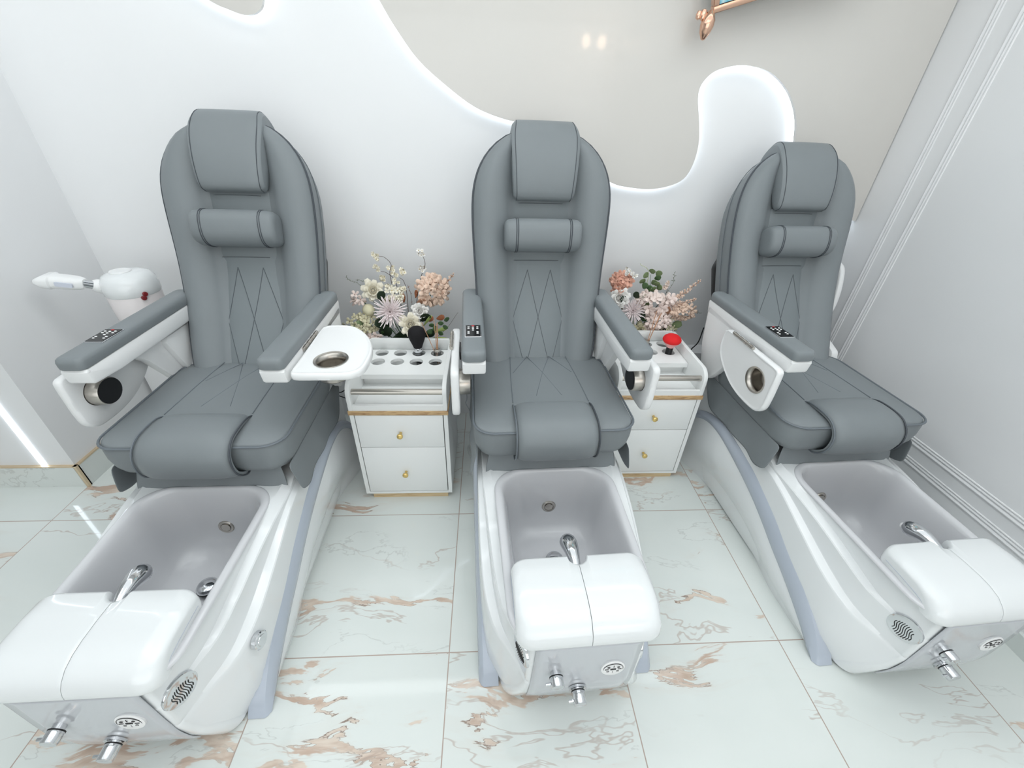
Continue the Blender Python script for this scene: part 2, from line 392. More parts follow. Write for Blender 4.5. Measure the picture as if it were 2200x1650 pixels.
# ------------------------------------------------------------------ pedicure chair
def pz(y): return y
A_REC = math.radians(21.0)
BY, BZ = 0.895, 0.625
LSC = 1.0
def rec(x, s, n):          # backrest frame: s up along the recline, n towards the sitter; the back is gently hollowed
    s *= LSC
    n -= 0.036*math.sin(PI*s/0.70) if s < 0.70 else -0.16*(s-0.70)*max(0.25, 1-(s-0.70)*3)
    return (x, BY+s*math.sin(A_REC)-n*math.cos(A_REC), BZ+s*math.cos(A_REC)+n*math.sin(A_REC))
LOW = [(-0.062, 0.0), (-0.02, 0.022), (0.04, 0.062), (0.16, 0.125), (0.26, 0.17), (0.35, 0.215), (0.45, 0.258), (0.57, 0.295), (0.69, 0.325), (0.79, 0.338), (0.88, 0.325), (0.955, 0.285), (1.03, 0.21), (1.08, 0.11), (1.10, 0.0)]
UPP = [(-0.098, 0.002), (-0.06, 0.055), (0.00, 0.115), (0.10, 0.185), (0.20, 0.235), (0.30, 0.285), (0.41, 0.325), (0.51, 0.357), (0.68, 0.388), (0.78, 0.394), (0.88, 0.372), (0.97, 0.325), (1.06, 0.235), (1.12, 0.115), (1.14, 0.0)]
def arc_t(tab, t):         # point at parameter t along a table of points
    P = smooth_path([(a, c, 0) for a, c in tab], 5); x = t*(len(P)-1); i = min(int(x), len(P)-2); return P[i].lerp(P[i+1], x-i)
def half_loop(hw, yr, yf, rc, z, n1=44, n2=8, n3=5):
    pts = []; ys = frange(yr, yf+rc, n1); hc = hw(yf+rc)
    for y in ys: pts.append((hw(y), y))
    for k in range(1, n2+1):
        a = PI/2*k/n2; pts.append((hc-rc+rc*math.cos(a), yf+rc-rc*math.sin(a)))
    for k in range(1, n3+1): pts.append(((hc-rc)*(1-k/n3), yf))
    R = [(x, y, z(y)) for x, y in pts]
    return R+[(-x, y, zz) for x, y, zz in reversed(R[:-1])]
def rr_loop(x0, x1, y0, y1, r, z, n=7):
    return [(a, c, z) for a, c in fillet([(x0, y0), (x1, y0), (x1, y1), (x0, y1)], r, n)]

def keypad(parent, sx):
    kp = MB().box(-0.030, 0.030, -0.048, 0.048, 0, 0.004, 0.0015)
    T = lambda p: Vector((sx+p.x, 0.662+p.y, 0.9225+p.z))
    k = kp.xf(T).build('control_keypad', M['chrome'], parent); k['label'] = 'black control keypad with a chrome frame and white buttons'
    MB().box(-0.0265, 0.0265, -0.0445, 0.0445, 0.003, 0.0052).xf(T).build('keypad_face', M['blackgloss'], k)
    for x, y in ((-0.016, 0.028), (-0.016, 0.016), (0, 0.026), (0, 0.014), (0, 0.002), (0.016, 0.028), (0.016, 0.016), (-0.016, -0.012), (-0.016, -0.023), (0.016, -0.012), (0.016, -0.023)):
        MB().lathe([(0.0034, 0), (0.0034, 0.001), (0.0026, 0.0018), (0, 0.002)], (0, 0, 0), (0, 0, 1), 12).xf(lambda p, x=x, y=y: T(Vector((p.x*1.25+x, p.y*0.8+y, p.z+0.0052)))).build('keypad_button', M['white'], k)
    MB().lathe([(0.0042, 0), (0.0042, 0.001), (0, 0.0016)], (0, 0, 0), (0, 0, 1), 12).xf(lambda p: T(Vector((p.x*1.3, p.y*0.7+0.0385, p.z+0.0052)))).build('keypad_button', M['red'], k)
    return k

def chair(label, loc, rz, left_tray, right_tray, right_raised=False, recline=21.0, stretch=1.0):
    global A_REC, LSC
    LSC = stretch
    A_REC = math.radians(recline)
    T = thing('pedicure_chair', label, 'pedicure chair', loc, rz, 'pedicure chairs')
    W, G = M['plastic'], M['leather']
    # ---- base shell
    zr = [(-0.20, 0.215), (-0.12, 0.222), (-0.04, 0.245), (0.08, 0.292), (0.2, 0.342), (0.32, 0.388), (0.42, 0.415), (0.6, 0.425), (1.1, 0.425)]
    zu = [(-0.20, 0.322), (-0.12, 0.328), (-0.04, 0.344), (0.06, 0.374), (0.16, 0.400), (0.28, 0.420), (0.40, 0.432), (0.5, 0.438), (1.1, 0.44)]
    ED = [(-.18, .160), (-.14, .176), (-.09, .206), (-.03, .248), (.06, .272), (.16, .281), (.3, .284), (1.1, .275)]      # lower ridge
    EU = [(-.18, .159), (-.14, .174), (-.09, .194), (-.03, .222), (.06, .240), (.16, .250), (.3, .260), (.45, .268), (1.1, .268)]   # upper ridge
    lv = []
    def L(hwt, yf, rc, z, yr=1.02, d=0.0): lv.append(half_loop(lambda y: spline(hwt, y)-d, yr, yf, rc, z))
    L([(-.12, .20), (0, .245), (.3, .25), (1.1, .25)], -0.125, 0.055, lambda y: 0.004)
    L([(-.13, .205), (0, .258), (.3, .262), (1.1, .26)], -0.136, 0.05, lambda y: 0.016)
    L([(-.15, .195), (-.10, .230), (-.02, .270), (.12, .283), (.3, .285), (1.1, .272)], -0.158, 0.032, lambda y: 0.085)
    L([(-.16, .180), (-.10, .215), (-.02, .265), (.1, .284), (.3, .287), (1.1, .276)], -0.171, 0.02, lambda y: spline(zr, y)*0.62)
    L(ED, -0.179, 0.014, lambda y: spline(zr, y)-0.012, d=-0.002)
    L(ED, -0.179, 0.014, lambda y: spline(zr, y)-0.002)
    L(ED, -0.179, 0.014, lambda y: spline(zr, y)+0.002, d=0.003)
    def mixw(t, d=0.0): return [(y, spline(ED, y)*(1-t)+spline(EU, y)*t-d) for y in (-.18, -.14, -.09, -.03, .06, .16, .3, .45, 1.1)]
    L(mixw(0.93), -0.179, 0.014, lambda y: min(spline(zr, y)+0.010, spline(zu, y)-0.004))
    L(mixw(1.0), -0.179, 0.014, lambda y: min(spline(zr, y)+0.016, spline(zu, y)-0.004))
    L(EU, -0.179, 0.014, lambda y: spline(zu, y)-0.003)
    L(EU, -0.179, 0.014, lambda y: spline(zu, y)+0.001, d=0.003)
    L([(-.18, .155), (-.14, .168), (-.05, .197), (.06, .212), (.16, .220), (.3, .228), (.45, .245), (1.1, .25)], -0.177, 0.014, lambda y: spline(zu, y)+0.007)
    L([(-.18, .153), (-.14, .166), (-.05, .194), (.06, .209), (.16, .216), (.3, .222), (.45, .235), (1.1, .24)], -0.176, 0.014, lambda y: max(spline(zu, y)+0.012, min(0.432, 0.392+(y+0.18)*0.4)))
    L([(-.18, .150), (-.14, .162), (-.05, .190), (.06, .205), (.16, .212), (.3, .217), (.45, .225), (1.1, .23)], -0.172, 0.014, lambda y: min(0.443, 0.402+(y+0.18)*0.4))
    L([(-.18, .14), (-.05, .192), (.1, .202), (.3, .208), (.36, .204), (.39, .193), (.41, .177), (.43, .148), (1.1, .14)], -0.15, 0.02, lambda y: min(0.444, 0.405+(y+0.18)*0.4))
    sh = MB().loft(lv, closed=False)
    # deck behind the basin, hidden in the main by the seat
    deck = [(0.444, 0.30), (0.444, 0.438), (0.475, 0.450), (0.98, 0.468), (1.0, 0.46), (1.05, 0.33), (1.07, 0.02), (0.9, 0.02), (0.8, 0.2), (0.6, 0.3)]
    sh.prism(deck, -0.266, 0.266, lambda a, c, t: (t, a, c), 0.006)
    base = sh.build('base_shell', W, T, angle=24)
    # chrome speaker grille and push button on the flanks
    for sx in (1, -1):
        nrm = Vector((sx*0.93, -0.34, 0.03)).normalized(); c0 = Vector((sx*0.174, -0.135, 0.314))
        gr = MB().lathe([(0.043, -0.016), (0.045, 0.000), (0.043, 0.004), (0.036, 0.0055), (0.0, 0.006)], c0, nrm, 28).build('speaker_grille', M['chrome'], base)
        u = Vector((0, 0, 1)); u = (u-nrm*u.dot(nrm)).normalized(); v = nrm.cross(u); sl = MB()
        for k in range(-4, 5):
            hgt = math.sqrt(max(0, 0.027**2-(k*0.0056)**2)); pts = []
            for j in range(9):
                a = -1+j/4; pts.append(c0+nrm*0.0064+u*(a*hgt-0.006)+v*(k*0.0056+0.0030*math.sin(a*3)))
            if hgt > 0.004: sl.tube(pts, 0.0011, 5)
        sl.build('grille_slots', M['black'], base)
    bt = MB().lathe([(0.026, -0.01), (0.027, 0.003), (0.024, 0.006), (0.017, 0.006), (0.016, 0.008), (0, 0.009)], (0.281, 0.02, 0.232), (1, -0.12, 0.10), 24).build('push_button', M['chrome'], base)
    # ---- arched trims and skirts at the sides
    for sx in (1, -1):
        tl = []
        for i in range(45):
            t = i/44; a = arc_t(LOW, t); c = arc_t(UPP, t); m_ = a.lerp(c, 0.5)
            xo = 0.291+0.006*math.sin(PI*t)
            tl.append([(sx*(xo-0.06), a.x, max(a.y, 0.0)), (sx*(xo-0.006), a.x, max(a.y, 0)), (sx*xo, *a.lerp(c, 0.12)[:2]), (sx*(xo+0.004), m_.x, m_.y), (sx*(xo-0.004), *a.lerp(c, 0.85)[:2]), (sx*(xo-0.012), c.x, c.y), (sx*(xo-0.06), c.x, c.y)])
        MB().loft(tl).build('side_trim', M['band'], T, angle=35)
        XF = [(-0.13, .27), (0.0, .275), (.1, .277), (.2, .275), (.3, .258), (.4, .240), (.5, .236), (.65, .242), (.8, .262), (.95, .305), (1.05, .33), (1.12, .33)]
        sk = []
        for i in range(41):
            t = i/40; a = arc_t(LOW, t); y = a.x; zt = max(a.y, 0.0)+0.012; row = []
            xf = spline(XF, y); xt = 0.291+0.006*math.sin(PI*t)-0.004
            for k in range(9):
                s_ = k/8; bul = 0.026*math.sin(PI*min(1, s_*1.25))*(zt/0.33)
                row.append((sx*(xt+(xf-xt)*(s_**1.3)+bul), y, zt*(1-s_)))
            sk.append(row)
        MB().loft(sk, closed=False).build('side_skirt', W, T, sub=1)
    # ---- foot basin
    bl = []
    for ins, z, yb, r in ((-0.022, 0.440, 0.0, .10), (-0.0205, 0.4455, 0.0, .10), (-0.016, 0.4485, 0.0, .10), (-0.004, 0.4485, 0.0, .095), (0.006, 0.444, 0.0, .09), (0.014, 0.425, 0.0, .09), (0.028, 0.36, 0.008, .09), (0.034, 0.27, 0.006, .09), (0.040, 0.225, 0.0, .09),
                          (0.046, 0.203, -0.01, .09), (0.056, 0.182, -0.02, .09), (0.072, 0.165, -0.036, .085), (0.10, 0.156, -0.06, .07), (0.15, 0.153, -0.12, .04)):
        bl.append(rr_loop(-0.205+ins, 0.205-ins, -0.165+ins*0.9, 0.432-ins*0.6+yb, r, z, 8))
    # the rim is a little narrower at the front
    bl = [[(x*(0.955+0.045*min(1, max(0, y/0.30))), y, z) for x, y, z in l] for l in bl]
    ba = MB().loft(bl, caps=(False, True)).build('foot_basin', M['basin'], T, sub=1)
    MB().lathe([(0.024, 0), (0.024, 0.006), (0.020, 0.010), (0.012, 0.011), (0, 0.012)], (0, 0.232, 0.153), (0, 0, 1), 20).build('drain_ring', M['chrome'], ba)
    MB().lathe([(0.030, 0.010), (0.033, 0.018), (0.033, 0.026), (0.028, 0.033), (0.018, 0.036), (0, 0.037)], (0, 0.232, 0.156), (0, 0, 1), 24).build('drain_plug', M['chrome'], ba)
    MB().lathe([(0.0335, 0.010), (0.0345, 0.014), (0.0345, 0.019), (0.033, 0.021)], (0, 0.232, 0.156), (0, 0, 1), 24).build('plug_seal', M['blackgloss'], ba)
    jn = Vector((0, -1, 0.10)); MB().lathe([(0.027, -0.008), (0.028, 0.002), (0.026, 0.005), (0.019, 0.004), (0.018, 0.001), (0.0165, 0.001), (0.016, 0.006), (0, 0.0065)], (0.0, 0.4155, 0.262), jn, 28).build('jet_cover', M['steel'], ba)
    sp = smooth_path([(-0.003, -0.02, 0.462), (-0.004, 0.015, 0.472), (-0.006, 0.055, 0.476), (-0.008, 0.090, 0.468), (-0.010, 0.114, 0.452)], 4)
    n = len(sp); MB().tube(sp, [spline([(0, .013), (.25, .015), (.5, .021), (.75, .0265), (.92, .025), (1, .017)], i/(n-1)) for i in range(n)], 14).build('spray_head', M['chrome'], ba)
    MB().tube([(-0.010, 0.108, 0.460), (-0.0105, 0.122, 0.450)], [0.017, 0.012], 12).build('spray_nozzle', M['white'], ba)
    # ---- two lids over the front of the basin
    for sx in (1, -1):
        hw = 0.197; loops = []; Rc = 0.048
        xs = [0.0008, 0.004, 0.010, 0.016, 0.021, 0.025, 0.028, 0.030, 0.0305, 0.034, 0.06, 0.10, 0.13] + [hw-Rc+Rc*math.sin(PI/2*k/10) for k in range(0, 11)]
        for x in xs:
            notch = math.sqrt(max(0, 0.030**2-x*x))*0.95 if x < 0.030 else 0
            d = max(0, x-(hw-Rc)); rf = Rc-math.sqrt(max(0, Rc**2-d*d)); dz = 0.42*rf
            yb = 0.030-notch-rf*0.55; yf = -0.190+rf*0.75; e = 0.0012 if x < 0.002 else 0; zb = 0.424-0.012*max(0, 1-abs(d)/Rc)*0
            top = 0.500-dz-e
            P = [(yb, 0.440), (yb+0.003, 0.455), (yb+0.003, top-0.016), (yb, top-0.006), (yb-0.008, top-0.001), (yb*0.5-0.05, top+0.001), (-0.095, top), (-0.125+rf*0.4, top-0.004), (-0.152+rf*0.6, top-0.013), (yf+0.018, top-0.028), (yf+0.008, min(0.458, top-0.032)), (yf+0.002, 0.442), (yf, 0.430), (yf+0.003, 0.422), (yf+0.016, 0.422), (yf+0.022, 0.430), (-0.12, 0.424), (-0.02, 0.428), (yb-0.01, 0.432)]
            loops.append([(sx*x, y, z) for y, z in P])
        lid = MB().loft(loops).build('basin_lid', W, T, angle=50)
        sp_ = smooth_path([(sx*(hw+0.0004), 0.000, 0.462), (sx*(hw+0.0004), -0.06, 0.460), (sx*(hw+0.0004), -0.115, 0.455), (sx*(hw-0.0015), -0.136, 0.445), (sx*(hw-0.004), -0.143, 0.430)], 4)
        MB().tube(sp_, 0.0009, 5).build('lid_seam', M['band'], lid)
    # ---- front control panel
    FY = [(0.0, -0.125), (0.016, -0.136), (0.085, -0.158), (0.135, -0.171), (0.21, -0.179), (0.5, -0.179)]
    fl_ = []
    for k in range(29):
        z = 0.022+(0.418-0.022)*k/28
        hwp = 0.145+0.009*min(1, max(0, (0.40-z)/0.3)); 
        if z < 0.095: hwp -= 0.075*(1-math.sqrt(max(0, 1-((0.095-z)/0.075)**2)))
        fl_.append([(hwp*u, spline(FY, z)+0.012*(1-0)-0.0165*(1-0.12*abs(u)**8), z) for u in frange(-1, 1, 13)])
    fp = MB().loft(fl_, closed=False).build('front_panel', M['panel'], T, solid=0.003)
    def fy(z): return spline(FY, z)-0.0055
    for px, zz, r, ln in ((-0.084, 0.288, 0.0185, 0.036), (-0.008, 0.175, 0.0190, 0.044)):
        MB().lathe([(r*0.8, -0.004), (r*0.8, 0.012), (r*1.0, 0.012), (r, ln), (r*0.92, ln+0.003), (0, ln+0.0035)], (px, fy(zz), zz), (0, -1, -0.05), 24).build('tap_knob', M['chrome'], fp)
        MB().lathe([(r*1.04, 0.012), (r*1.04, 0.015)], (px, fy(zz), zz), (0, -1, -0.05), 24).build('tap_ring', M['black'], fp)
        MB().tube([(px-r*0.9, fy(zz)-ln+0.008, zz), (px-r*1.7, fy(zz)-ln+0.008, zz-0.001)], 0.004, 8).build('tap_pin', M['chrome'], fp)
    MB().lathe([(0.026, 0.003), (0.026, 0.009)], (-0.008, fy(0.175), 0.175), (0, -1, -0.05), 24).build('tap_flange', M['chrome'], fp)
    dz_, dx = 0.290, 0.079
    dl = MB().lathe([(0.034, -0.002), (0.034, 0.005), (0.031, 0.0065), (0, 0.0066)], (dx, fy(dz_), dz_), (0, -1, 0.08), 32).build('control_dial', M['white'], fp)
    mk = MB(); yy = fy(dz_)-0.0075
    def bar(x0, x1, z0, z1): mk.box(dx+x0, dx+x1, yy-0.0006, yy+0.0008, dz_+z0, dz_+z1)
    bar(-0.008, 0.008, -0.003, 0.003); bar(-0.0006, 0.0006, 0.010, 0.020); bar(-0.0006, 0.0006, -0.020, -0.010); bar(-0.024, -0.013, -0.0006, 0.0006); bar(0.013, 0.024, -0.0006, 0.0006)
    for ax in (-0.014, 0.014):
        for az in (-0.011, 0.011):
            mk.tube([(dx+ax+0.0035*math.cos(k*PI/5), yy, dz_+az+0.003*math.sin(k*PI/5)) for k in range(10)], 0.0008, 4, closed=True)
    mk.build('dial_marks', M['black'], fp)
    MB().tube([(dx+0.0285*math.cos(k*PI/16), fy(dz_)-0.0062-0.08*0.0285*math.sin(k*PI/16)*-1*0, dz_+0.0285*math.sin(k*PI/16)) for k in range(32)], 0.0009, 5, closed=True).build('dial_ring', M['black'], fp)
    # ---- seat
    sl = []
    for ins, z, r in ((0.050, 0.525, .05), (0.030, 0.525, .06), (0.014, 0.535, .07), (0.004, 0.560, .075), (0.0, 0.595, .075), (0.0, 0.630, .075), (0.002, 0.646, .075), (0.006, 0.652, .075), (0.012, 0.6555, .07), (0.04, 0.663, .06), (0.09, 0.669, .05), (0.16, 0.672, .04), (0.26, 0.673, .02)):
        sl.append(rr_loop(-0.296+ins, 0.296-ins, 0.412+ins, 0.955-ins*0.5, r, z, 7))
    seat = MB().loft(sl).build('seat_cushion', G, T, angle=60)
    MB().tube(rr_loop(-0.2965, 0.2965, 0.4115, 0.955, .075, 0.651, 7), 0.0042, 6, closed=True).build('seat_piping', M['piping'], seat)
    sm = MB()
    def zt(x, y): return 0.6725-0.012*max(0, (0.1-min(y-0.412, 0.296-abs(x)))/0.1)**1.5
    def seam(pts, r=0.0013):
        P = []
        for (x0, y0), (x1, y1) in zip(pts, pts[1:]):
            for k in range(5): P.append((x0+(x1-x0)*k/5, y0+(y1-y0)*k/5, zt(x0+(x1-x0)*k/5, y0+(y1-y0)*k/5)))
        P.append((*pts[-1], zt(*pts[-1]))); sm.tube(P, r, 5)
    for sx in (1, -1): seam([(sx*0.125, 0.93), (sx*0.138, 0.75), (sx*0.146, 0.565)], 0.0018)
    for sx in (1, -1):
        seam([(sx*0.050, 0.92), (sx*0.125, 0.78)]); seam([(sx*0.050, 0.92), (0, 0.78), (sx*-0.05, 0.61)])
    sm.build('seat_stitching', M['piping'], seat)  # darker tubes put the shading of the seam grooves into colour
    bp = smooth_path([(0, 0.566, 0.664), (0, 0.528, 0.681), (0, 0.465, 0.684), (0, 0.415, 0.674), (0, 0.382, 0.640), (0, 0.375, 0.595), (0, 0.388, 0.552), (0, 0.425, 0.520), (0, 0.46, 0.520)], 4)
    lp = []
    for i, p in enumerate(bp):
        a = bp[max(0, i-1)]; c = bp[min(len(bp)-1, i+1)]; t = (c-a).normalized(); nn = Vector((0, -t.z, t.y)) if True else None
        if nn.z < 0 and nn.y > 0: nn = -nn
        nn = Vector((0, t.z, -t.y)); 
        if i == 0: s0 = 1 if nn.z > 0 else -1
        nn *= s0
        q = []
        th = 0.004+0.020*math.sin(PI*min(1, 0.15+i/(len(bp)-1)*0.85))
        for k in range(13):
            u = -1+k/6; hx = 0.146; q.append((hx*u, *(p+nn*(th*(1-abs(u)**6)*0.9-0.004))[1:]))
        q += [(hx*u, *(p-nn*0.012)[1:]) for u in (1, 0, -1)]
        lp.append(q)
    MB().loft(lp).build('knee_roll', G, T, angle=70)
    for sx in (1, -1):
        MB().tube([(sx*0.147, *(p)[1:]) for p in bp[1:-2]], 0.0032, 6).build('roll_piping', M['seam'] if sx > 0 else M['piping'], seat)
    # ---- hanging leather valance under the seat
    fl = []
    for k in range(25):
        u = -1+k/12; x = 0.256*u; yw = 0.004*math.sin(k*1.1); sag = 0.408+0.022*(1-abs(u)**2)
        fl.append([(x*0.93, 0.470, 0.530), (x*0.96, 0.460+yw*0.3, 0.495), (x*0.99, 0.448+yw*0.6, 0.455), (x, 0.434+yw, sag)])
    MB().loft(fl, closed=False).build('front_valance', G, T, sub=1, solid=0.003)
    for sx in (1, -1):
        rows = []
        for k in range(21):
            t = k/20; y = 0.43+0.53*t; bot = spline([(0.43, 0.43), (0.49, 0.405), (0.56, 0.418), (0.70, 0.42), (0.82, 0.415), (0.90, 0.44), (0.96, 0.53)], y); wv = 0.004*math.sin(k*0.9)
            rows.append([(sx*0.286, y, 0.548), (sx*(0.294+wv*0.4), y, 0.548+(bot-0.548)*0.33), (sx*(0.302+wv*0.7), y, 0.548+(bot-0.548)*0.66), (sx*(0.309+wv), y, bot)])
        MB().loft(rows, closed=False).build('side_valance', G, T, sub=1, solid=0.003)
    # ---- backrest
    HW = [(0, .238), (.06, .250), (.2, .262), (.45, .274), (.64, .282), (.74, .279), (.81, .265), (.87, .238), (.92, .198), (.955, .152), (.975, .107), (.985, .07)]
    bk = []
    for s_ in [0, .02, .06, .12, .2, .28, .36, .45, .54, .62, .70, .74, .775, .81, .84, .87, .895, .92, .938, .955, .966, .975, .982, .985]:
        h = spline(HW, s_); rear = -0.150 if s_ < 0.72 else -0.150+0.10*((s_-0.72)/0.265)**1.5; top = max(0, (s_-0.92)/0.065)
        ft = 1-0.8*top
        prof = [(-.80, rear), (-.4, rear-.004), (0, rear-.005), (.4, rear-.004), (.80, rear), (.93, rear+.012), (.985, rear+.04), (1.0, -.045), (1.0, -.012), (.985, .004), (.94, .020*ft), (.84, .034*ft), (.70, .032*ft), (.58, .017*ft), (.50, .001), (.46, -.012), (.3, -.016), (0, -.017)]
        lp_ = [rec(a*h, s_, n_) for a, n_ in prof]+[rec(-a*h, s_, n_) for a, n_ in reversed(prof[7:-1])]
        # close on the left with the mirrored rear corner
        lp_ += [rec(-a*h, s_, n_) for a, n_ in ((.985, rear+.04), (.93, rear+.012))]
        bk.append(lp_)
    back = MB().loft(bk).build('backrest', G, T, angle=65)
    pp = [(spline(HW, s_)*1.002, s_) for s_ in frange(0.0, 0.982, 40)]
    pl = [rec(x, s_, -0.004) for x, s_ in pp]+[rec(-x, s_, -0.004) for x, s_ in reversed(pp)]
    MB().tube(pl, 0.0042, 6).build('back_piping', M['seam'], back)
    pr2 = [rec(x*1.0, s_-0.004, -0.07) for x, s_ in pp]+[rec(-x, s_-0.004, -0.07) for x, s_ in reversed(pp)]
    MB().tube(pr2, 0.0016, 5).build('side_seam', M['piping'], back)
    # padded centre strip with stitched diamonds
    cs = []
    for s_ in frange(-0.005, 0.735, 26):
        h = 0.124 if s_ < 0.55 else 0.124+0.004*(s_-0.55)/0.18
        n0 = -0.002 if s_ > 0.48 else -0.005+0.003*math.sin(s_*9)
        cs.append([rec(h*u, s_, n0-0.016*abs(u)**5+0.003*math.cos(u*PI)) for u in frange(-1, 1, 13)]+[rec(h, s_, -0.035), rec(-h, s_, -0.035)])
    cen = MB().loft(cs).build('centre_panel', M['leather_in'], back, angle=60)
    ss = MB()
    def bs(pts, r=0.0014):
        P = []
        for (x0, s0), (x1, s1) in zip(pts, pts[1:]):
            for k in range(7):
                x = x0+(x1-x0)*k/7; s_ = s0+(s1-s0)*k/7; u = x/0.124; n0 = -0.002 if s_ > 0.48 else -0.005+0.003*math.sin(s_*9)
                P.append(rec(x, s_, n0-0.016*abs(u)**5+0.003*math.cos(u*PI)+0.0003))
        ss.tube(P, r, 5)
    for sx in (1, -1):
        bs([(sx*0.050, 0.445), (sx*0.112, 0.225), (sx*0.058, 0.0)]); bs([(sx*0.050, 0.445), (0, 0.235), (sx*-0.056, 0.0)])
        ss.tube([rec(sx*0.1255, s_, -0.0205+0.0) for s_ in frange(0.0, 0.72, 12)], 0.0022, 5)
    bs([(-0.115, 0.485), (0.115, 0.485)]); bs([(-0.118, 0.715), (0.118, 0.715)])
    ss.build('back_stitching', M['stitch'], back)  # dark tubes imitate the shade inside the stitched grooves
    # head cushion that wraps over the top
    hp = smooth_path([(0.738, 0.000, 0), (0.722, 0.022, 0), (0.735, 0.044, 0), (0.80, 0.055, 0), (0.88, 0.054, 0), (0.95, 0.042, 0), (1.000, 0.016, 0), (1.022, -0.025, 0), (1.012, -0.070, 0), (0.975, -0.108, 0), (0.90, -0.132, 0), (0.82, -0.135, 0), (0.82, -0.08, 0), (0.90, -0.03, 0)], 3, closed=True)
    cen_s, cen_n = 0.87, -0.02; hl = []
    for u in (-1, -0.995, -0.97, -0.93, -0.86, -0.5, 0, 0.5, 0.86, 0.93, 0.97, 0.995, 1):
        k = 1-0.11*max(0, (abs(u)-0.84)/0.16)**2.2
        lp_ = []
        for p in hp:
            s_ = cen_s+(p.x-cen_s)*k; n_ = cen_n+(p.y-cen_n)*k
            wd = 0.120+0.012*min(1, max(0, (s_-0.72)/0.2))-0.012*max(0, (s_-0.96)/0.07)
            lp_.append(rec(u*wd, s_, n_+0.004*(1-u*u)))
        hl.append(lp_)
    head = MB().loft(hl).build('head_cushion', G, T, angle=60)
    for sx in (1, -1):
        P = []
        for p in hp[1:26]:
            wd = 0.120+0.012*min(1, max(0, (p.x-0.72)/0.2))-0.012*max(0, (p.x-0.96)/0.07)
            k = 1-0.11*max(0, (0.9-0.84)/0.16)**2.2
            P.append(rec(sx*0.90*wd, cen_s+(p.x-cen_s)*k, cen_n+(p.y-cen_n)*k+0.0015))
        MB().tube(P, 0.0013, 5).build('head_seam', M['seam'], head)
    # neck roll
    nl = []; nc, ns = 0.040, 0.585
    for u, k in ((-1, 0.55), (-0.99, 0.74), (-0.96, 0.86), (-0.90, 0.95), (-0.75, 1.0), (-0.4, 1.02), (0, 1.02), (0.4, 1.02), (0.75, 1.0), (0.90, 0.95), (0.96, 0.86), (0.99, 0.74), (1, 0.55)):
        lp_ = []
        for j in range(24):
            a = 2*PI*j/24; ca, sa = math.cos(a), math.sin(a)
            r1 = 0.070*(abs(ca)**2.6+abs(sa)**2.6)**(-1/2.6); lp_.append(rec(0.156*u, ns+r1*k*sa*0.94, nc+r1*k*ca*0.86))
        nl.append(lp_)
    neck = MB().loft(nl).build('neck_roll', G, T, angle=60)
    for sx in (1, -1):
        for off in (0.104, 0.111):
            P = []
            for j in range(24):
                a = 2*PI*j/24; ca, sa = math.cos(a), math.sin(a); r1 = 0.070*(abs(ca)**2.6+abs(sa)**2.6)**(-1/2.6)*1.012
                P.append(rec(sx*off, ns+r1*sa*0.94, nc+r1*ca*0.86))
            MB().tube(P, 0.0018, 5, closed=True).build('roll_seam', M['seam'], neck)
    # black rear shell of the backrest
    MB().prism(fillet([(-0.235, 0.02), (0.235, 0.02), (0.250, 0.50), (0.19, 0.62), (-0.19, 0.62), (-0.250, 0.50)], 0.05, 5), -0.20, -0.145, lambda a, c, t: rec(a, c, t), 0.015).build('rear_cover', M['black'], T)
    # ---- armrests
    def arm(sx, raised, tray):
        piv = Vector((0, 0.985, 0.60)); ra = math.radians(108)
        def RT_(p):
            if not raised: return p
            d = p-piv; c, s_ = math.cos(ra), math.sin(ra)
            return Vector((p.x, piv.y+d.y*c+d.z*s_, piv.z-d.y*s_+d.z*c))
        def RR(p):
            if not raised: return p
            d = p-piv; c, s_ = math.cos(ra), math.sin(ra); return Vector((p.x, piv.y+d.y*c+d.z*s_, piv.z-d.y*s_+d.z*c))
        mp = lambda a, c, t: (sx*t, a, c)
        ob = MB()
        ob.prism(fillet([(0.505, 0.876), (0.511, 0.832), (0.62, 0.824), (1.09, 0.824), (1.105, 0.886), (0.512, 0.886)], [0.004, 0.012, 0.02, 0.01, 0.01, 0.006], 4), 0.250, 0.330, mp, 0.008)
        ob.prism(fillet([(0.70, 0.84), (0.78, 0.76), (0.885, 0.600), (0.93, 0.545), (1.0, 0.548), (1.06, 0.68), (1.095, 0.865)], [0.02, 0.06, 0.05, 0.03, 0.03, 0.05, 0.02], 5), 0.294, 0.330, mp, 0.008)
        ob.prism(fillet([(0.86, 0.81), (0.90, 0.70), (0.945, 0.595), (1.01, 0.60), (1.05, 0.81)], [0.02, 0.04, 0.02, 0.02, 0.02], 5), 0.272, 0.305, mp, 0.006)
        ob.xf(RR); ar = ob.build('armrest', M['plastic2'], T)
        po = fillet([(0.249, 0.500), (0.332, 0.500), (0.332, 1.11), (0.249, 1.11)], [0.022, 0.022, 0.03, 0.03], 6); pb = MB(); lps = []
        for o_, z in ((0.006, 0.884), (0.001, 0.888), (0.0, 0.897), (0.0, 0.909), (0.003, 0.918), (0.009, 0.923), (0.022, 0.9245)):
            lps.append([(sx*a, c, z) for a, c in offset(po, o_)])
        pb.loft(lps); pb.xf(RR); pb.build('arm_pad', G, ar)
        MB().tube([RR(Vector((sx*a, c, 0.9225))) for a, c in offset(po, 0.013)], 0.0010, 5, closed=True).build('pad_seam', M['piping'], ar)
        # swing-up side tray with a steel cup holder
        ty0, ty1, tw = 0.500, 0.862, 0.232
        hz, hx = 0.857, 0.337
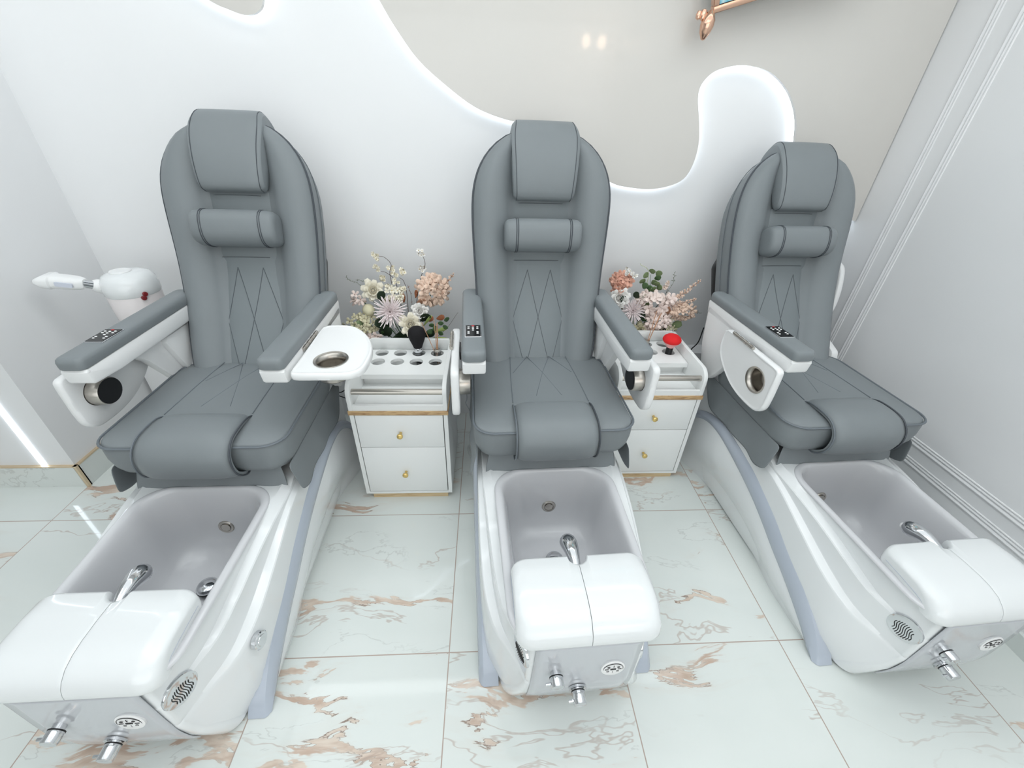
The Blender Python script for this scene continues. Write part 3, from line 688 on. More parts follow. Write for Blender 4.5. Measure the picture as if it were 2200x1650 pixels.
        def TM(y, w_, h):      # w_ away from the arm, h above the tray surface
            p = Vector((sx*(hx+w_), y, hz+0.018+h)) if tray == 'up' else Vector((sx*(hx+0.034+h), y, hz-0.004-w_*0.92))
            return RR(p)
        to = [(p.x, p.y) for p in smooth_path([(.500, .03, 0), (.504, .012, 0), (.522, .004, 0), (.60, .003, 0), (.72, .003, 0), (.84, .004, 0), (.859, .012, 0), (.865, .035, 0), (.866, .085, 0), (.850, .125, 0), (.80, .172, 0), (.73, .211, 0), (.66, .229, 0), (.59, .232, 0), (.535, .224, 0), (.507, .195, 0), (.500, .15, 0), (.499, .09, 0)], 5, closed=True)]
        cy, cw, cr = 0.594, 0.108, 0.053
        tb = MB()
        # top skin with a hole, bottom skin with a hole
        N = 32
        def ray_out(ang):
            best = 9; d = Vector((math.cos(ang), math.sin(ang))); c = Vector((cy, cw))
            for p, q_ in zip(to, to[1:]+to[:1]):
                p = Vector(p); e = Vector(q_)-p; den = d.x*e.y-d.y*e.x
                if abs(den) < 1e-9: continue
                t = ((p.x-c.x)*e.y-(p.y-c.y)*e.x)/den; s_ = ((p.x-c.x)*d.y-(p.y-c.y)*d.x)/den
                if t > 0 and -1e-6 <= s_ <= 1+1e-6: best = min(best, t)
            return best
        angs = [2*PI*k/96 for k in range(96)]
        def ring(k_, h, o_=0.0): return [TM(cy+math.cos(a)*((ray_out(a) if k_ else cr)-o_), cw+math.sin(a)*((ray_out(a) if k_ else cr)-o_), h) for a in angs]
        rg = [ring(0, -0.028), ring(1, -0.028, 0.007), ring(1, -0.024, 0.001), ring(1, -0.014, 0), ring(1, -0.004, 0.001), ring(1, 0.0, 0.006), ring(1, -0.0005, 0.010), ring(1, -0.0025, 0.013), ring(1, -0.0025, 0.020), ring(0, -0.0025, -0.003), ring(0, -0.0025), ring(0, -0.028)]
        tb.loft(rg, caps=(False, False))
        tr = tb.build('side_tray', M['plastic2'], T, angle=50)
        def cupm(prof): return MB().loft([[TM(cy+math.cos(a)*r, cw+math.sin(a)*r, h) for a in angs[::3]] for r, h in prof], caps=(False, False))
        cupm([(cr-0.004, -0.0015), (cr+0.003, 0.0005), (cr+0.0035, -0.0015), (cr+0.0015, -0.003)]).build('cup_rim', M['steel'], tr)
        cb = MB().loft([[TM(cy+math.cos(a)*r, cw+math.sin(a)*r, h) for a in angs[::3]] for r, h in ((cr-0.002, -0.001), (cr-0.003, -0.030), (cr-0.004, -0.063), (cr-0.0055, -0.066), (cr-0.009, -0.067), (0.001, -0.067))], caps=(False, True))
        cb.build('cup_holder', M['steel'], tr, solid=0.002)
        MB().loft([[TM(cy+math.cos(a)*r, cw+math.sin(a)*r, h) for a in angs[::3]] for r, h in ((cr-0.006, -0.0685), (0.001, -0.0685))], caps=(False, True)).build('cup_base', M['black'], tr)
        hb = MB(); hb.tube([TM(0.66, -0.004, 0.001), TM(0.80, -0.004, 0.001)], 0.006, 10)
        for k in range(4): hb.tube([TM(0.672+k*0.034, -0.004, 0.001), TM(0.69+k*0.034, -0.004, 0.001)], 0.0072, 10)
        hb.build('tray_hinge', M['steel'], tr)
        if tray == 'down':
            MB().prism([(0.655, 0.01), (0.735, 0.01), (0.735, 0.045), (0.655, 0.045)], -0.034, -0.029, lambda a, c, t: TM(a, c, t)).build('hinge_plate', M['black'], tr)
    arm(-1, False, left_tray)
    arm(1, right_raised, right_tray)
    keypad(T, -0.291)
    # pivot brackets between seat and back
    for sx in (1, -1):
        MB().lathe([(0.055, 0), (0.055, 0.02), (0.045, 0.026), (0, 0.028)], (sx*0.250, 0.985, 0.62), (sx, 0, 0), 24).build('pivot_cover', M['plastic2'], T)
    return T
R_ = math.radians
chair('grey pedicure chair whose white side tray is swung up level', (-0.231, -0.073, 0), R_(0.7), 'down', 'up', False, 23.2)
chair('grey pedicure chair standing between the two white drawer trolleys', (0.997, 0.0, 0), R_(2.4), 'down', 'down', False, 16.2, 0.966)
chair('grey pedicure chair beside the moulded right wall, one armrest raised', (2.168, 0.023, 0), R_(2.9), 'down', 'down', True, 23.5, 0.968)

# ------------------------------------------------------------------ drawer trolleys
def trolley(label, x0, y0):
    T = thing('drawer_trolley', label, 'drawer trolley', (x0, y0, 0), 0, 'drawer trolleys')
    Wd, D = 0.41, 0.42; C = M['cabinet']
    MB().box(0.03, Wd-0.022, 0.005, D-0.02, 0.0, 0.03).build('plinth', M['plinth'], T, smooth=False)
    c = MB(); c.box(0, 0.018, 0, D, 0.03, 0.505, 0.001); c.box(Wd-0.018, Wd, 0, D, 0.03, 0.505, 0.001); c.box(0.018, Wd-0.018, 0, D, 0.03, 0.044); c.box(0.018, Wd-0.018, D-0.012, D, 0.044, 0.505)
    c.box(0.018, Wd-0.018, 0.018, D-0.012, 0.485, 0.505)
    c.build('carcass', C, T, smooth=False)
    MB().box(0.018, Wd-0.018, 0.012, 0.018, 0.044, 0.49).build('shadow_gap', M['gap_shade'], T, smooth=False)  # dark sheet painting the shade in the gaps around the drawers
    for z0, z1, kz in ((0.326, 0.502, 0.407), (0.047, 0.3225, 0.175)):
        d = MB(); d.box(0.0215, Wd-0.0215, -0.001, 0.016, z0, z1, 0.0015); dr = d.build('drawer', C, T)
        MB().lathe([(0.0065, 0.0), (0.0055, 0.004), (0.0045, 0.010), (0.0075, 0.015), (0.0125, 0.019), (0.0135, 0.024), (0.0125, 0.028), (0.008, 0.0305), (0, 0.031)], (0.203, -0.001, kz), (0, -1, 0), 20).build('knob', M['gold'], dr)
    MB().box(-0.003, Wd+0.003, -0.004, D, 0.505, 0.526, 0.0012).build('wood_trim', M['wood'], T)
    u = MB()
    so = fillet([(0.0, 0.526), (0.0, 0.652), (D, 0.652), (D, 0.526)], [0, 0.055, 0.006, 0], 8)
    for t0, t1 in ((0.0, 0.018), (Wd-0.018, Wd)): u.prism(so, t0, t1, lambda a, c_, t: (t, a, c_), 0.002)
    u.box(0.018, Wd-0.018, D-0.016, D, 0.526, 0.655); u.box(0.018, Wd-0.018, 0.002, D-0.016, 0.526, 0.536); u.box(0.018, Wd-0.018, 0.0, 0.012, 0.526, 0.552)
    u.build('tray_body', C, T, angle=30)
    MB().tube([(0.014, 0.030, 0.602), (Wd-0.014, 0.030, 0.602)], 0.0130, 16).build('towel_rail', M['steel'], T)
    # shelf with eight round holes
    hx = [0.071, 0.159, 0.247, 0.335]; hy = [0.284, 0.370]; r = 0.031; zt, zb = 0.600, 0.584
    xs = [0.019]+[(a+b_)/2 for a, b_ in zip(hx, hx[1:])]+[Wd-0.019]; ys = [0.170, (hy[0]+hy[1])/2, D-0.017]; sb = MB(); n = 32
    for i in range(4):
        for j in range(2):
            X0, X1, Y0, Y1 = xs[i], xs[i+1], ys[j], ys[j+1]; cx, cy = hx[i], hy[j]; ri = []; ro = []
            for k in range(n):
                a = 2*PI*(k+0.5)/n; dx, dy = math.cos(a), math.sin(a)
                t = min((X1-cx)/dx if dx > 1e-6 else ((X0-cx)/dx if dx < -1e-6 else 9), (Y1-cy)/dy if dy > 1e-6 else ((Y0-cy)/dy if dy < -1e-6 else 9))
                ri.append((cx+dx*r, cy+dy*r)); ro.append((cx+dx*t, cy+dy*t))
            cor = [(X1, Y1), (X0, Y1), (X0, Y0), (X1, Y0)]
            sb.loft([[(a, b_, z) for a, b_ in l] for l, z in ((ro, zt), (ri, zt), (ri, zb), (ro, zb))], caps=(False, False))
            for q_, (ca, cb) in enumerate(cor):
                k = int(math.floor((math.atan2(cb-cy, ca-cx) % (2*PI))/(2*PI)*n-0.5)) % n
                for z in (zt, zb): sb.add([(ca, cb, z), (*ro[k], z), (*ro[(k+1) % n], z)], [(0, 1, 2)])
    sb.box(0.019, Wd-0.019, 0.168, 0.1705, zb-0.006, zt)
    sb.build('holed_shelf', C, T, angle=25)
    s2 = MB(); s2.box(0.019, Wd-0.019, 0.200, 0.212, 0.536, zb); s2.build('shelf_support', C, T, smooth=False)
    return [(x0+a, y0+b_) for b_ in hy for a in hx], zt
holesL, ZS = trolley('white two-drawer trolley between the left and middle pedicure chairs', 0.153, 0.705)
holesR, ZS = trolley('white two-drawer trolley between the middle and right pedicure chairs', 1.317, 0.82)
ZF = 0.5365     # floor of the trolley tray

def reed(label, x, y, tips):
    T = thing('reed_diffuser', label, 'reed diffuser', (x, y, ZF), 0, 'reed diffusers')
    MB().lathe([(0.0, 0.0), (0.026, 0.0), (0.028, 0.004), (0.028, 0.055), (0.024, 0.066), (0.012, 0.072), (0.012, 0.086), (0.0105, 0.086), (0.0105, 0.072), (0.022, 0.062), (0.025, 0.05), (0.025, 0.004), (0, 0.003)], (0, 0, 0), (0, 0, 1), 24).build('bottle', M['glass'], T)
    MB().lathe([(0.0125, 0.072), (0.0135, 0.073), (0.0135, 0.085), (0.0125, 0.086)], (0, 0, 0), (0, 0, 1), 20).build('collar', M['steel'], T)
    for tx, ty, tz in tips: MB().tube([(-tx*0.14, -ty*0.14, 0.008), (tx, ty, tz)], 0.0017, 6).build('reed_stick', M['stick'], T)
reed('reed diffuser with four sticks in the back row of the left trolley', *holesL[7], [(-0.062, 0.0, 0.225), (-0.006, 0.010, 0.232), (0.012, -0.006, 0.228), (0.004, 0.012, 0.215)])
reed('reed diffuser with three sticks behind the red brush on the right trolley', holesR[6][0]+0.002, holesR[6][1], [(0.018, 0.01, 0.245), (0.030, -0.01, 0.235), (0.044, 0.008, 0.238)])
# brushes
x, y = holesL[6]
T = thing('powder_brush', 'large black powder brush standing head up in the left trolley', 'brush', (x-0.002, y, ZF))
MB().lathe([(0, 0), (0.014, 0.001), (0.015, 0.01), (0.013, 0.045), (0.017, 0.06)], (0, 0, 0), (0, 0, 1), 20).build('handle', M['blackgloss'], T)
MB().lathe([(0.0165, 0.058), (0.019, 0.061), (0.021, 0.092), (0.020, 0.095)], (0, 0, 0), (0, 0, 1), 24).build('ferrule', M['chrome'], T)
MB().lathe([(0.019, 0.092), (0.025, 0.110), (0.036, 0.140), (0.041, 0.158), (0.041, 0.172), (0.036, 0.188), (0.024, 0.198), (0.010, 0.202), (0, 0.203)], (0, 0, 0), (0, 0, 1), 28).build('bristles', M['brush_black'], T)
x, y = holesR[3]
T = thing('powder_brush', 'red domed powder brush with black ferrule in the right trolley', 'brush', (x-0.003, y-0.010, ZF))
MB().lathe([(0, 0), (0.013, 0.001), (0.0145, 0.006), (0.0145, 0.05), (0.013, 0.055)], (0, 0, 0), (0, 0, 1), 20).build('handle', M['brush_pink'], T)
MB().lathe([(0.0135, 0.052), (0.0165, 0.055), (0.0165, 0.098), (0.015, 0.10)], (0, 0, 0), (0, 0, 1), 24).build('ferrule', M['black'], T)
MB().lathe([(0.0155, 0.096), (0.022, 0.106), (0.034, 0.120), (0.040, 0.128)], (0, 0, 0), (0, 0, 1), 28).build('bristle_base', M['brush_pink'], T)
MB().lathe([(0.040, 0.127), (0.045, 0.135), (0.045, 0.142), (0.040, 0.152), (0.029, 0.161), (0.014, 0.166), (0, 0.167)], (0, 0, 0), (0, 0, 1), 28).build('bristles', M['brush_red'], T)
# dark little bottle below the front row of holes
x, y = holesL[2]
T = thing('nail_polish_bottle', 'small black bottle seen through a front hole of the left trolley', 'bottle', (x+0.006, y+0.006, ZF))
MB().lathe([(0, 0), (0.014, 0), (0.016, 0.003), (0.016, 0.024), (0.011, 0.030), (0.008, 0.032)], (0, 0, 0), (0, 0, 1), 20).build('body', M['blackgloss'], T)
MB().lathe([(0.0085, 0.030), (0.009, 0.032), (0.007, 0.048), (0, 0.049)], (0, 0, 0), (0, 0, 1), 20).build('cap', M['black'], T)

# ------------------------------------------------------------------ flower arrangements
FM = {k: mat(k, srgb(*c), 0.62) for k, c in dict(cream_petal=(238, 232, 214), white_petal=(242, 240, 236), blush_petal=(242, 224, 216), peach_petal=(236, 208, 188), coral_petal=(236, 182, 160), lilac_petal=(242, 230, 230),
      butter_petal=(222, 216, 184), tan_leaf=(172, 128, 102), rust_leaf=(150, 92, 62), dark_leaf=(30, 48, 28), green_leaf=(62, 96, 52), sage_leaf=(128, 146, 104), eucalyptus_leaf=(92, 122, 82), lime_leaf=(168, 184, 112), twig=(78, 56, 48), grey_sprig=(122, 128, 112), floret_heart=(122, 84, 58), yellow_heart=(196, 172, 96)).items()}
def jit(a): return random.uniform(-a, a)
def petal(mb, c, d, up, Ln, Wd, cup, n=4):
    c = Vector(c); d = d.normalized(); s = d.cross(up).normalized(); up = s.cross(d).normalized(); rows = []
    for i in range(n+1):
        t = i/n; w_ = Wd*math.sin(PI*(0.10+0.80*t))**0.8*(0.55+0.6*t)/1.1; h = cup*t*t*Ln
        p = c+d*(Ln*t*(1-0.18*abs(cup)*t))+up*h
        rows += [p-s*w_/2+up*w_*0.14, p, p+s*w_/2+up*w_*0.14]
    mb.add(rows, [f for i in range(n) for f in ((i*3, i*3+1, i*3+4, i*3+3), (i*3+1, i*3+2, i*3+5, i*3+4))])
def face_dir(c, tilt=0.5):
    v = (CAM-Vector(c)); v.z *= 0.6; v = v.normalized()+Vector((jit(tilt), jit(tilt)*0.5, jit(tilt)+0.15)); return v.normalized()
def whorl(mb, c, nrm, n, Ln, Wd, cup, lift=0.0, ph=0.0):
    u = nrm.orthogonal().normalized(); v = nrm.cross(u)
    for k in range(n):
        a = 2*PI*k/n+ph+jit(0.12); d = u*math.cos(a)+v*math.sin(a); petal(mb, Vector(c)+d*0.001, (d+nrm*lift).normalized(), nrm, Ln*(1+jit(0.12)), Wd*(1+jit(0.12)), cup)
def florets(name, c, R, n, r, m, T, squash=0.7, heart='floret_heart', forward=0.5):
    mb = MB(); hb = MB(); c = Vector(c)
    for k in range(n):
        v = Vector((jit(1), jit(1), jit(1)))
        while v.length > 1 or v.length < 0.35: v = Vector((jit(1), jit(1), jit(1)))
        v = v.normalized(); v.y = -abs(v.y)-0.05; p = c+Vector((v.x*R, v.y*R*0.7, v.z*R*squash))
        nrm = (v*0.8+face_dir(p, 0.8)).normalized(); whorl(mb, p, nrm, 4, r*(1+jit(.2)), r*0.86, 0.16, 0.18, jit(1.5)); hb.lathe([(0.0018, -0.001), (0.0016, 0.002), (0, 0.003)], p, nrm, 6)
    mb.cut = len(mb.f); mb.add(hb.v, hb.f); return mb.build(name, [FM[m], FM[heart]], T, solid=0.0006)
def mum(c, R, T):
    mb = MB(); c = Vector(c); nr = face_dir(c, 0.15)
    for n, Ln, lift, cup in ((26, 1.0, -0.05, 0.25), (26, 0.95, 0.2, 0.3), (22, 0.8, 0.5, 0.35), (16, 0.6, 0.9, 0.3), (10, 0.4, 1.8, 0.2)): whorl(mb, c, nr, n, R*Ln, R*0.10, cup, lift, jit(1))
    return mb.build('chrysanthemum', FM['lilac_petal'], T, solid=0.0006)
def rose(name, c, R, m, T):
    mb = MB(); c = Vector(c); nr = face_dir(c, 0.15)
    for n, Ln, lift, cup in ((8, 1.0, 0.0, 0.15), (8, 0.92, 0.25, 0.3), (7, 0.78, 0.5, 0.5), (6, 0.6, 0.85, 0.6), (6, 0.45, 1.3, 0.6), (5, 0.3, 2.2, 0.3)): whorl(mb, c, nr, n, R*Ln, R*0.68*Ln**0.5, cup, lift, jit(1))
    o = mb.build(name, FM[m], T, solid=0.0008); MB().lathe([(R*0.10, -0.002), (R*0.11, R*0.16), (0, R*0.24)], c, nr, 8).build('flower_heart', FM['yellow_heart'], o); return o
def leaf(name, c, d, Ln, Wd, m, T, cup=0.15):
    mb = MB(); c = Vector(c); petal(mb, c, Vector(d), (face_dir(c, 0.3)), Ln, Wd, cup, 6); return mb.build(name, FM[m], T, solid=0.0008)
def sprig(name, pts, m, T, leafm=None, n=14, ls=0.012, lw=0.008, r=0.0012):
    P = smooth_path(pts, 6); mb = MB(); mb.tube(P, [r*(1-0.5*i/len(P)) for i in range(len(P))], 5); o = mb.build(name, FM[m], T)
    if leafm:
        lb = MB()
        for k in range(n):
            t = 0.25+0.75*k/(n-1); i = min(len(P)-2, int(t*(len(P)-1))); tg = (P[i+1]-P[i]).normalized(); sd = tg.orthogonal().normalized(); sd = Matrix.Rotation(k*2.4, 3, tg) @ sd
            petal(lb, P[i], (sd+tg*0.7), face_dir(P[i], 0.4), ls*(1+jit(.25)), lw, 0.1, 3)
        lb.build('sprig_leaves', FM[leafm], o, solid=0.0004)
    return o
def blossoms(pts, spots, T, m='white_petal'):
    P = smooth_path(pts, 6); mb = MB(); mb.tube(P, [0.0020*(1-0.6*i/len(P)) for i in range(len(P))], 6); o = mb.build('blossom_branch', FM['twig'], T); fb = MB(); hb = MB()
    for p, k in spots:
        for _ in range(k):
            q_ = Vector(p)+Vector((jit(.013), jit(.013), jit(.013))); nr = face_dir(q_, 0.7); whorl(fb, q_, nr, 5, 0.0105, 0.0105, 0.3, 0.3, jit(1)); hb.lathe([(0.0014, 0), (0.0012, 0.003), (0, 0.004)], q_, nr, 5)
    fb.cut = len(fb.f); fb.add(hb.v, hb.f); fb.build('blossoms', [FM[m], FM['yellow_heart']], o, solid=0.0004)
def spike(base, tip, m, T, n=26, R=0.026):
    base, tip = Vector(base), Vector(tip); o = MB().tube([base, base.lerp(tip, .5)+Vector((0, 0, -.006)), tip], 0.0014, 5).build('flower_spike', FM['rust_leaf'], T); fb = MB(); d = (tip-base).normalized()
    for k in range(n):
        t = k/(n-1); p = base.lerp(tip, t); sd = Matrix.Rotation(k*2.4, 3, d) @ d.orthogonal().normalized(); rr = R*(1-0.6*t)
        for a in (-0.4, 0.0, 0.4): petal(fb, p, sd+d*(0.5+a)+Vector((jit(.3), jit(.3), jit(.3))), face_dir(p, 0.4), rr*0.9, rr*0.42, 0.2, 3)
    fb.build('spike_florets', FM[m], o, solid=0.0004)
def pot(T, w_, d):
    MB().prism(rrect(-w_/2, w_/2, -d/2, d/2, 0.02), 0.0, 0.50, lambda a, c, t: (a, c, t), 0.006).build('planter', M['plastic2'], T)
    MB().prism(rrect(-w_/2+0.015, w_/2-0.015, -d/2+0.015, d/2-0.015, 0.015), 0.49, 0.505, lambda a, c, t: (a, c, t), 0.003).build('moss', FM['dark_leaf'], T)
class Loc:               # work in world coordinates, stored relative to the thing's base
    def __init__(s, T): s.T = T
def settle(T):
    off = Vector(T.location)
    seen = set()
    def mv(o):
        for ch in o.children:
            if ch.type == 'MESH' and ch.data.name not in seen and not ch.name.startswith(('planter', 'moss')):
                seen.add(ch.data.name); ch.data.transform(Matrix.Translation(-off))
            mv(ch)
    mv(T)
def stem(T, c, p0, m='green_leaf'):
    p0 = Vector(p0); c = Vector(c); MB().tube(smooth_path([p0, p0.lerp(c, 0.5)+Vector((0, 0.01, 0.02)), c+Vector((0, 0.004, -0.002))], 5), 0.0022, 5).build('flower_stem', FM[m], T)

def px(x, y, d=1.22): return at(x, y, d+0.05 if d < 1.262 else d)
T = thing('flower_arrangement', 'cream and peach flower arrangement with a spiky pink bloom behind the left trolley', 'flower arrangement', (0.325, 1.248, 0), 0, 'flower arrangements'); bpy.context.view_layer.update()
pot(T, 0.40, 0.19); b0 = Vector((0.325, 1.248, 0.50))
c = px(838, 670, 1.15); mum(c, 0.080, T); stem(T, c, b0)
c = px(882, 698, 1.13); rose('cream_rose', c, 0.062, 'cream_petal', T); stem(T, c, b0)
c = px(801, 624, 1.20); rose('cream_peony', c, 0.056, 'cream_petal', T); stem(T, c, b0)
c = px(771, 640, 1.19); florets('pink_hydrangea', c, 0.030, 7, 0.022, 'blush_petal', T); stem(T, c, b0)
c = px(809, 726, 1.13); florets('pink_hydrangea', c, 0.036, 7, 0.024, 'blush_petal', T); stem(T, c, b0)
c = px(792, 666, 1.17); MB().lathe([(0.0, -0.03)]+[(0.03*math.cos(a), 0.03*math.sin(a)) for a in frange(-1.45, 1.45, 10)]+[(0, 0.03)], c, (0, -0.3, 1), 16).build('green_pompon', FM['butter_petal'], T); stem(T, c, b0)
c = px(778, 692, 1.17); florets('cream_hydrangea', c, 0.085, 44, 0.019, 'butter_petal', T, 0.45); stem(T, c, b0)
c = px(842, 632, 1.22); florets('cream_hydrangea', c, 0.060, 34, 0.017, 'cream_petal', T, 0.55, 'yellow_heart'); stem(T, c, b0)
c = px(930, 622, 1.22); florets('peach_hydrangea', c, 0.070, 44, 0.030, 'peach_petal', T, 0.85); stem(T, c, b0)
spike(px(938, 632, 1.22), px(975, 588, 1.20), 'peach_petal', T)
c = px(905, 652, 1.20); leaf('tan_leaf', c+Vector((0, 0, -0.03)), (0.1, -0.3, 1), 0.075, 0.062, 'tan_leaf', T); leaf('rust_leaf', px(868, 650, 1.21), (-0.1, 0, 1), 0.05, 0.030, 'rust_leaf', T); leaf('rust_leaf', px(893, 640, 1.21), (0.2, 0, 1), 0.045, 0.02, 'rust_leaf', T)
for p in ((915, 688), (938, 685)): leaf('rust_leaf', px(*p, 1.17), (0.8, -0.2, 0.3), 0.05, 0.035, 'rust_leaf', T)
rose('white_lily', px(902, 668, 1.17), 0.045, 'white_petal', T)
blossoms([b0, px(850, 640, 1.24), px(838, 590, 1.24), px(840, 568, 1.23), px(826, 553, 1.23), px(812, 550, 1.23)], [(px(806, 552, 1.23), 9), (px(838, 577, 1.23), 7), (px(847, 590, 1.23), 5)], T, 'cream_petal')
blossoms([b0, px(858, 640, 1.25), px(848, 602, 1.25), px(830, 586, 1.24), px(818, 583, 1.24)], [(px(808, 576, 1.24), 7), (px(820, 598, 1.24), 7), (px(834, 612, 1.23), 8)], T, 'cream_petal')
blossoms([b0, px(875, 640, 1.25), px(868, 606, 1.25), px(858, 596, 1.24)], [(px(864, 585, 1.24), 7), (px(864, 622, 1.22), 8), (px(852, 605, 1.23), 5)], T, 'cream_petal')
blossoms([b0, px(895, 650, 1.26), px(903, 600, 1.26), px(913, 570, 1.25), px(908, 550, 1.25), px(898, 544, 1.25)], [(px(905, 543, 1.25), 7), (px(907, 578, 1.25), 7)], T, 'white_petal')
sprig('dark_twig', [b0, px(885, 650, 1.22), px(876, 612, 1.22)], 'twig', T, 'rust_leaf', 10, 0.008, 0.003)
sprig('dark_twig', [b0, px(950, 715, 1.16), px(984, 671, 1.13)], 'twig', T, None)
sprig('grey_sprig', [b0, px(785, 625, 1.23), px(752, 603, 1.22), px(743, 594, 1.22)], 'grey_sprig', T, 'grey_sprig', 14, 0.008, 0.003)
sprig('grey_sprig', [b0, px(800, 625, 1.23), px(775, 603, 1.22), px(765, 602, 1.22)], 'grey_sprig', T, 'grey_sprig', 12, 0.007, 0.003)
for p, d, Ln, Wd, m_ in (((817, 648), (0.2, 0, 1), .06, .05, 'dark_leaf'), ((815, 715), (0.7, -.3, .4), .10, .07, 'dark_leaf'), ((850, 722), (.9, -.3, .3), .09, .055, 'dark_leaf'), ((862, 728), (.6, -.4, .1), .08, .05, 'green_leaf'), ((840, 700), (-.6, -.3, .3), .09, .06, 'dark_leaf'),
                         ((905, 690), (.5, -.3, .7), .08, .06, 'dark_leaf'), ((912, 722), (.9, -.3, .6), .08, .05, 'dark_leaf'), ((835, 724), (.3, -.4, .7), .06, .02, 'green_leaf'), ((842, 728), (.7, -.4, .5), .06, .02, 'green_leaf'), ((828, 722), (-.2, -.4, .8), .05, .02, 'green_leaf'), ((845, 735), (.1, -.5, .6), .03, .028, 'sage_leaf'),
                         ((925, 728), (1, -.3, .1), .11, .035, 'lime_leaf'), ((940, 735), (1, -.3, .3), .10, .04, 'lime_leaf'), ((930, 715), (1, -.2, .5), .10, .025, 'lime_leaf'), ((910, 700), (.6, -.2, .9), .09, .018, 'lime_leaf'), ((800, 700), (-1, -.3, .2), .09, .06, 'sage_leaf'), ((870, 735), (-.4, -.3, .4), .08, .06, 'dark_leaf'), ((890, 735), (.3, -.3, .4), .09, .07, 'dark_leaf')):
    leaf('leaf', px(*p, 1.15+jit(.015)), d, Ln, Wd, m_, T)
for p in ((947, 694), (960, 686), (938, 705), (955, 702), (928, 712), (945, 715), (932, 698)): leaf('eucalyptus_leaf', px(p[0], p[1]+5, 1.13+jit(.01)), (jit(.6), -.3, .8), 0.034, 0.036, 'eucalyptus_leaf', T)
settle(T)

random.seed(11)
def pxr(x, y, d=1.30): return at(x, y, d+0.03 if d < 1.30 else d)
T = thing('flower_arrangement', 'pale pink and coral flower arrangement with green foliage behind the right trolley', 'flower arrangement', (1.50, 1.325, 0), 0, 'flower arrangements')
pot(T, 0.34, 0.14); b0 = Vector((1.50, 1.325, 0.50))
c = pxr(1360, 668, 1.275); mum(c, 0.070, T); stem(T, c, b0)
c = pxr(1335, 602, 1.36); florets('coral_hydrangea', c, 0.044, 36, 0.025, 'coral_petal', T); stem(T, c, b0)
c = pxr(1335, 618, 1.34); florets('coral_hydrangea', c, 0.045, 10, 0.022, 'coral_petal', T); stem(T, c, b0)
c = pxr(1402, 650, 1.28); florets('blush_hydrangea', c, 0.065, 22, 0.032, 'blush_petal', T); stem(T, c, b0)
c = pxr(1408, 690, 1.27); florets('blush_hydrangea', c, 0.065, 24, 0.027, 'blush_petal', T, 0.8); stem(T, c, b0)
c = pxr(1448, 642, 1.29); florets('blush_hydrangea', c, 0.050, 9, 0.032, 'blush_petal', T); stem(T, c, b0)
c = pxr(1465, 668, 1.30); florets('peach_hydrangea', c, 0.055, 26, 0.022, 'peach_petal', T, 0.7); stem(T, c, b0)
spike(pxr(1455, 640, 1.31), pxr(1505, 602, 1.31), 'peach_petal', T, 24, 0.024); spike(pxr(1450, 660, 1.30), pxr(1495, 642, 1.30), 'peach_petal', T, 24, 0.026)
c = pxr(1428, 668, 1.28); leaf('tan_leaf', c+Vector((0, 0, -0.035)), (0, -.2, 1), 0.078, 0.06, 'tan_leaf', T)
rose('white_lily', pxr(1330, 640, 1.31), 0.055, 'white_petal', T); rose('cream_lily', pxr(1375, 712, 1.27), 0.055, 'butter_petal', T); rose('cream_rose', pxr(1436, 686, 1.28), 0.030, 'cream_petal', T)
c = pxr(1425, 708, 1.27); florets('cream_hydrangea', c, 0.060, 18, 0.018, 'butter_petal', T, 0.5); stem(T, c, b0)
for p in ((1392, 590), (1402, 584), (1412, 590), (1416, 598), (1385, 602), (1400, 606), (1410, 610), (1382, 616), (1392, 622), (1405, 622), (1388, 638), (1376, 640), (1380, 655), (1378, 670), (1412, 618)): leaf('eucalyptus_leaf', pxr(p[0], p[1]+4, 1.33+jit(.012)), (jit(.9), -.3, .6+jit(.3)), 0.042, 0.042, random.choice(['sage_leaf', 'sage_leaf', 'eucalyptus_leaf']), T)
sprig('green_stem', [b0, pxr(1390, 650, 1.34), pxr(1398, 590, 1.335)], 'eucalyptus_leaf', T, None, r=0.002)
blossoms([b0, pxr(1335, 668, 1.32), pxr(1346, 622, 1.33), pxr(1353, 600, 1.33), pxr(1344, 590, 1.33)], [(pxr(1350, 582, 1.33), 7), (pxr(1362, 590, 1.33), 6)], T, 'white_petal')
sprig('dark_twig', [b0, pxr(1334, 640, 1.33), pxr(1335, 612, 1.33), pxr(1342, 598, 1.33)], 'twig', T, None); sprig('dark_twig', [pxr(1335, 612, 1.33), pxr(1328, 600, 1.33)], 'twig', T, None)
sprig('grey_sprig', [b0, pxr(1435, 625, 1.33), pxr(1447, 600, 1.33), pxr(1449, 585, 1.33)], 'grey_sprig', T, 'grey_sprig', 14, 0.010, 0.004)
sprig('grey_sprig', [b0, pxr(1470, 676, 1.30), pxr(1508, 672, 1.29)], 'grey_sprig', T, 'grey_sprig', 16, 0.010, 0.004)
sprig('white_bud_stem', [b0, pxr(1392, 600, 1.35), pxr(1375, 566, 1.35)], 'lime_leaf', T, 'white_petal', 26, 0.006, 0.004, 0.0016)
blossoms([b0, pxr(1425, 640, 1.33), pxr(1432, 610, 1.33)], [(pxr(1432, 612, 1.33), 5), (pxr(1425, 620, 1.33), 4)], T, 'blush_petal')
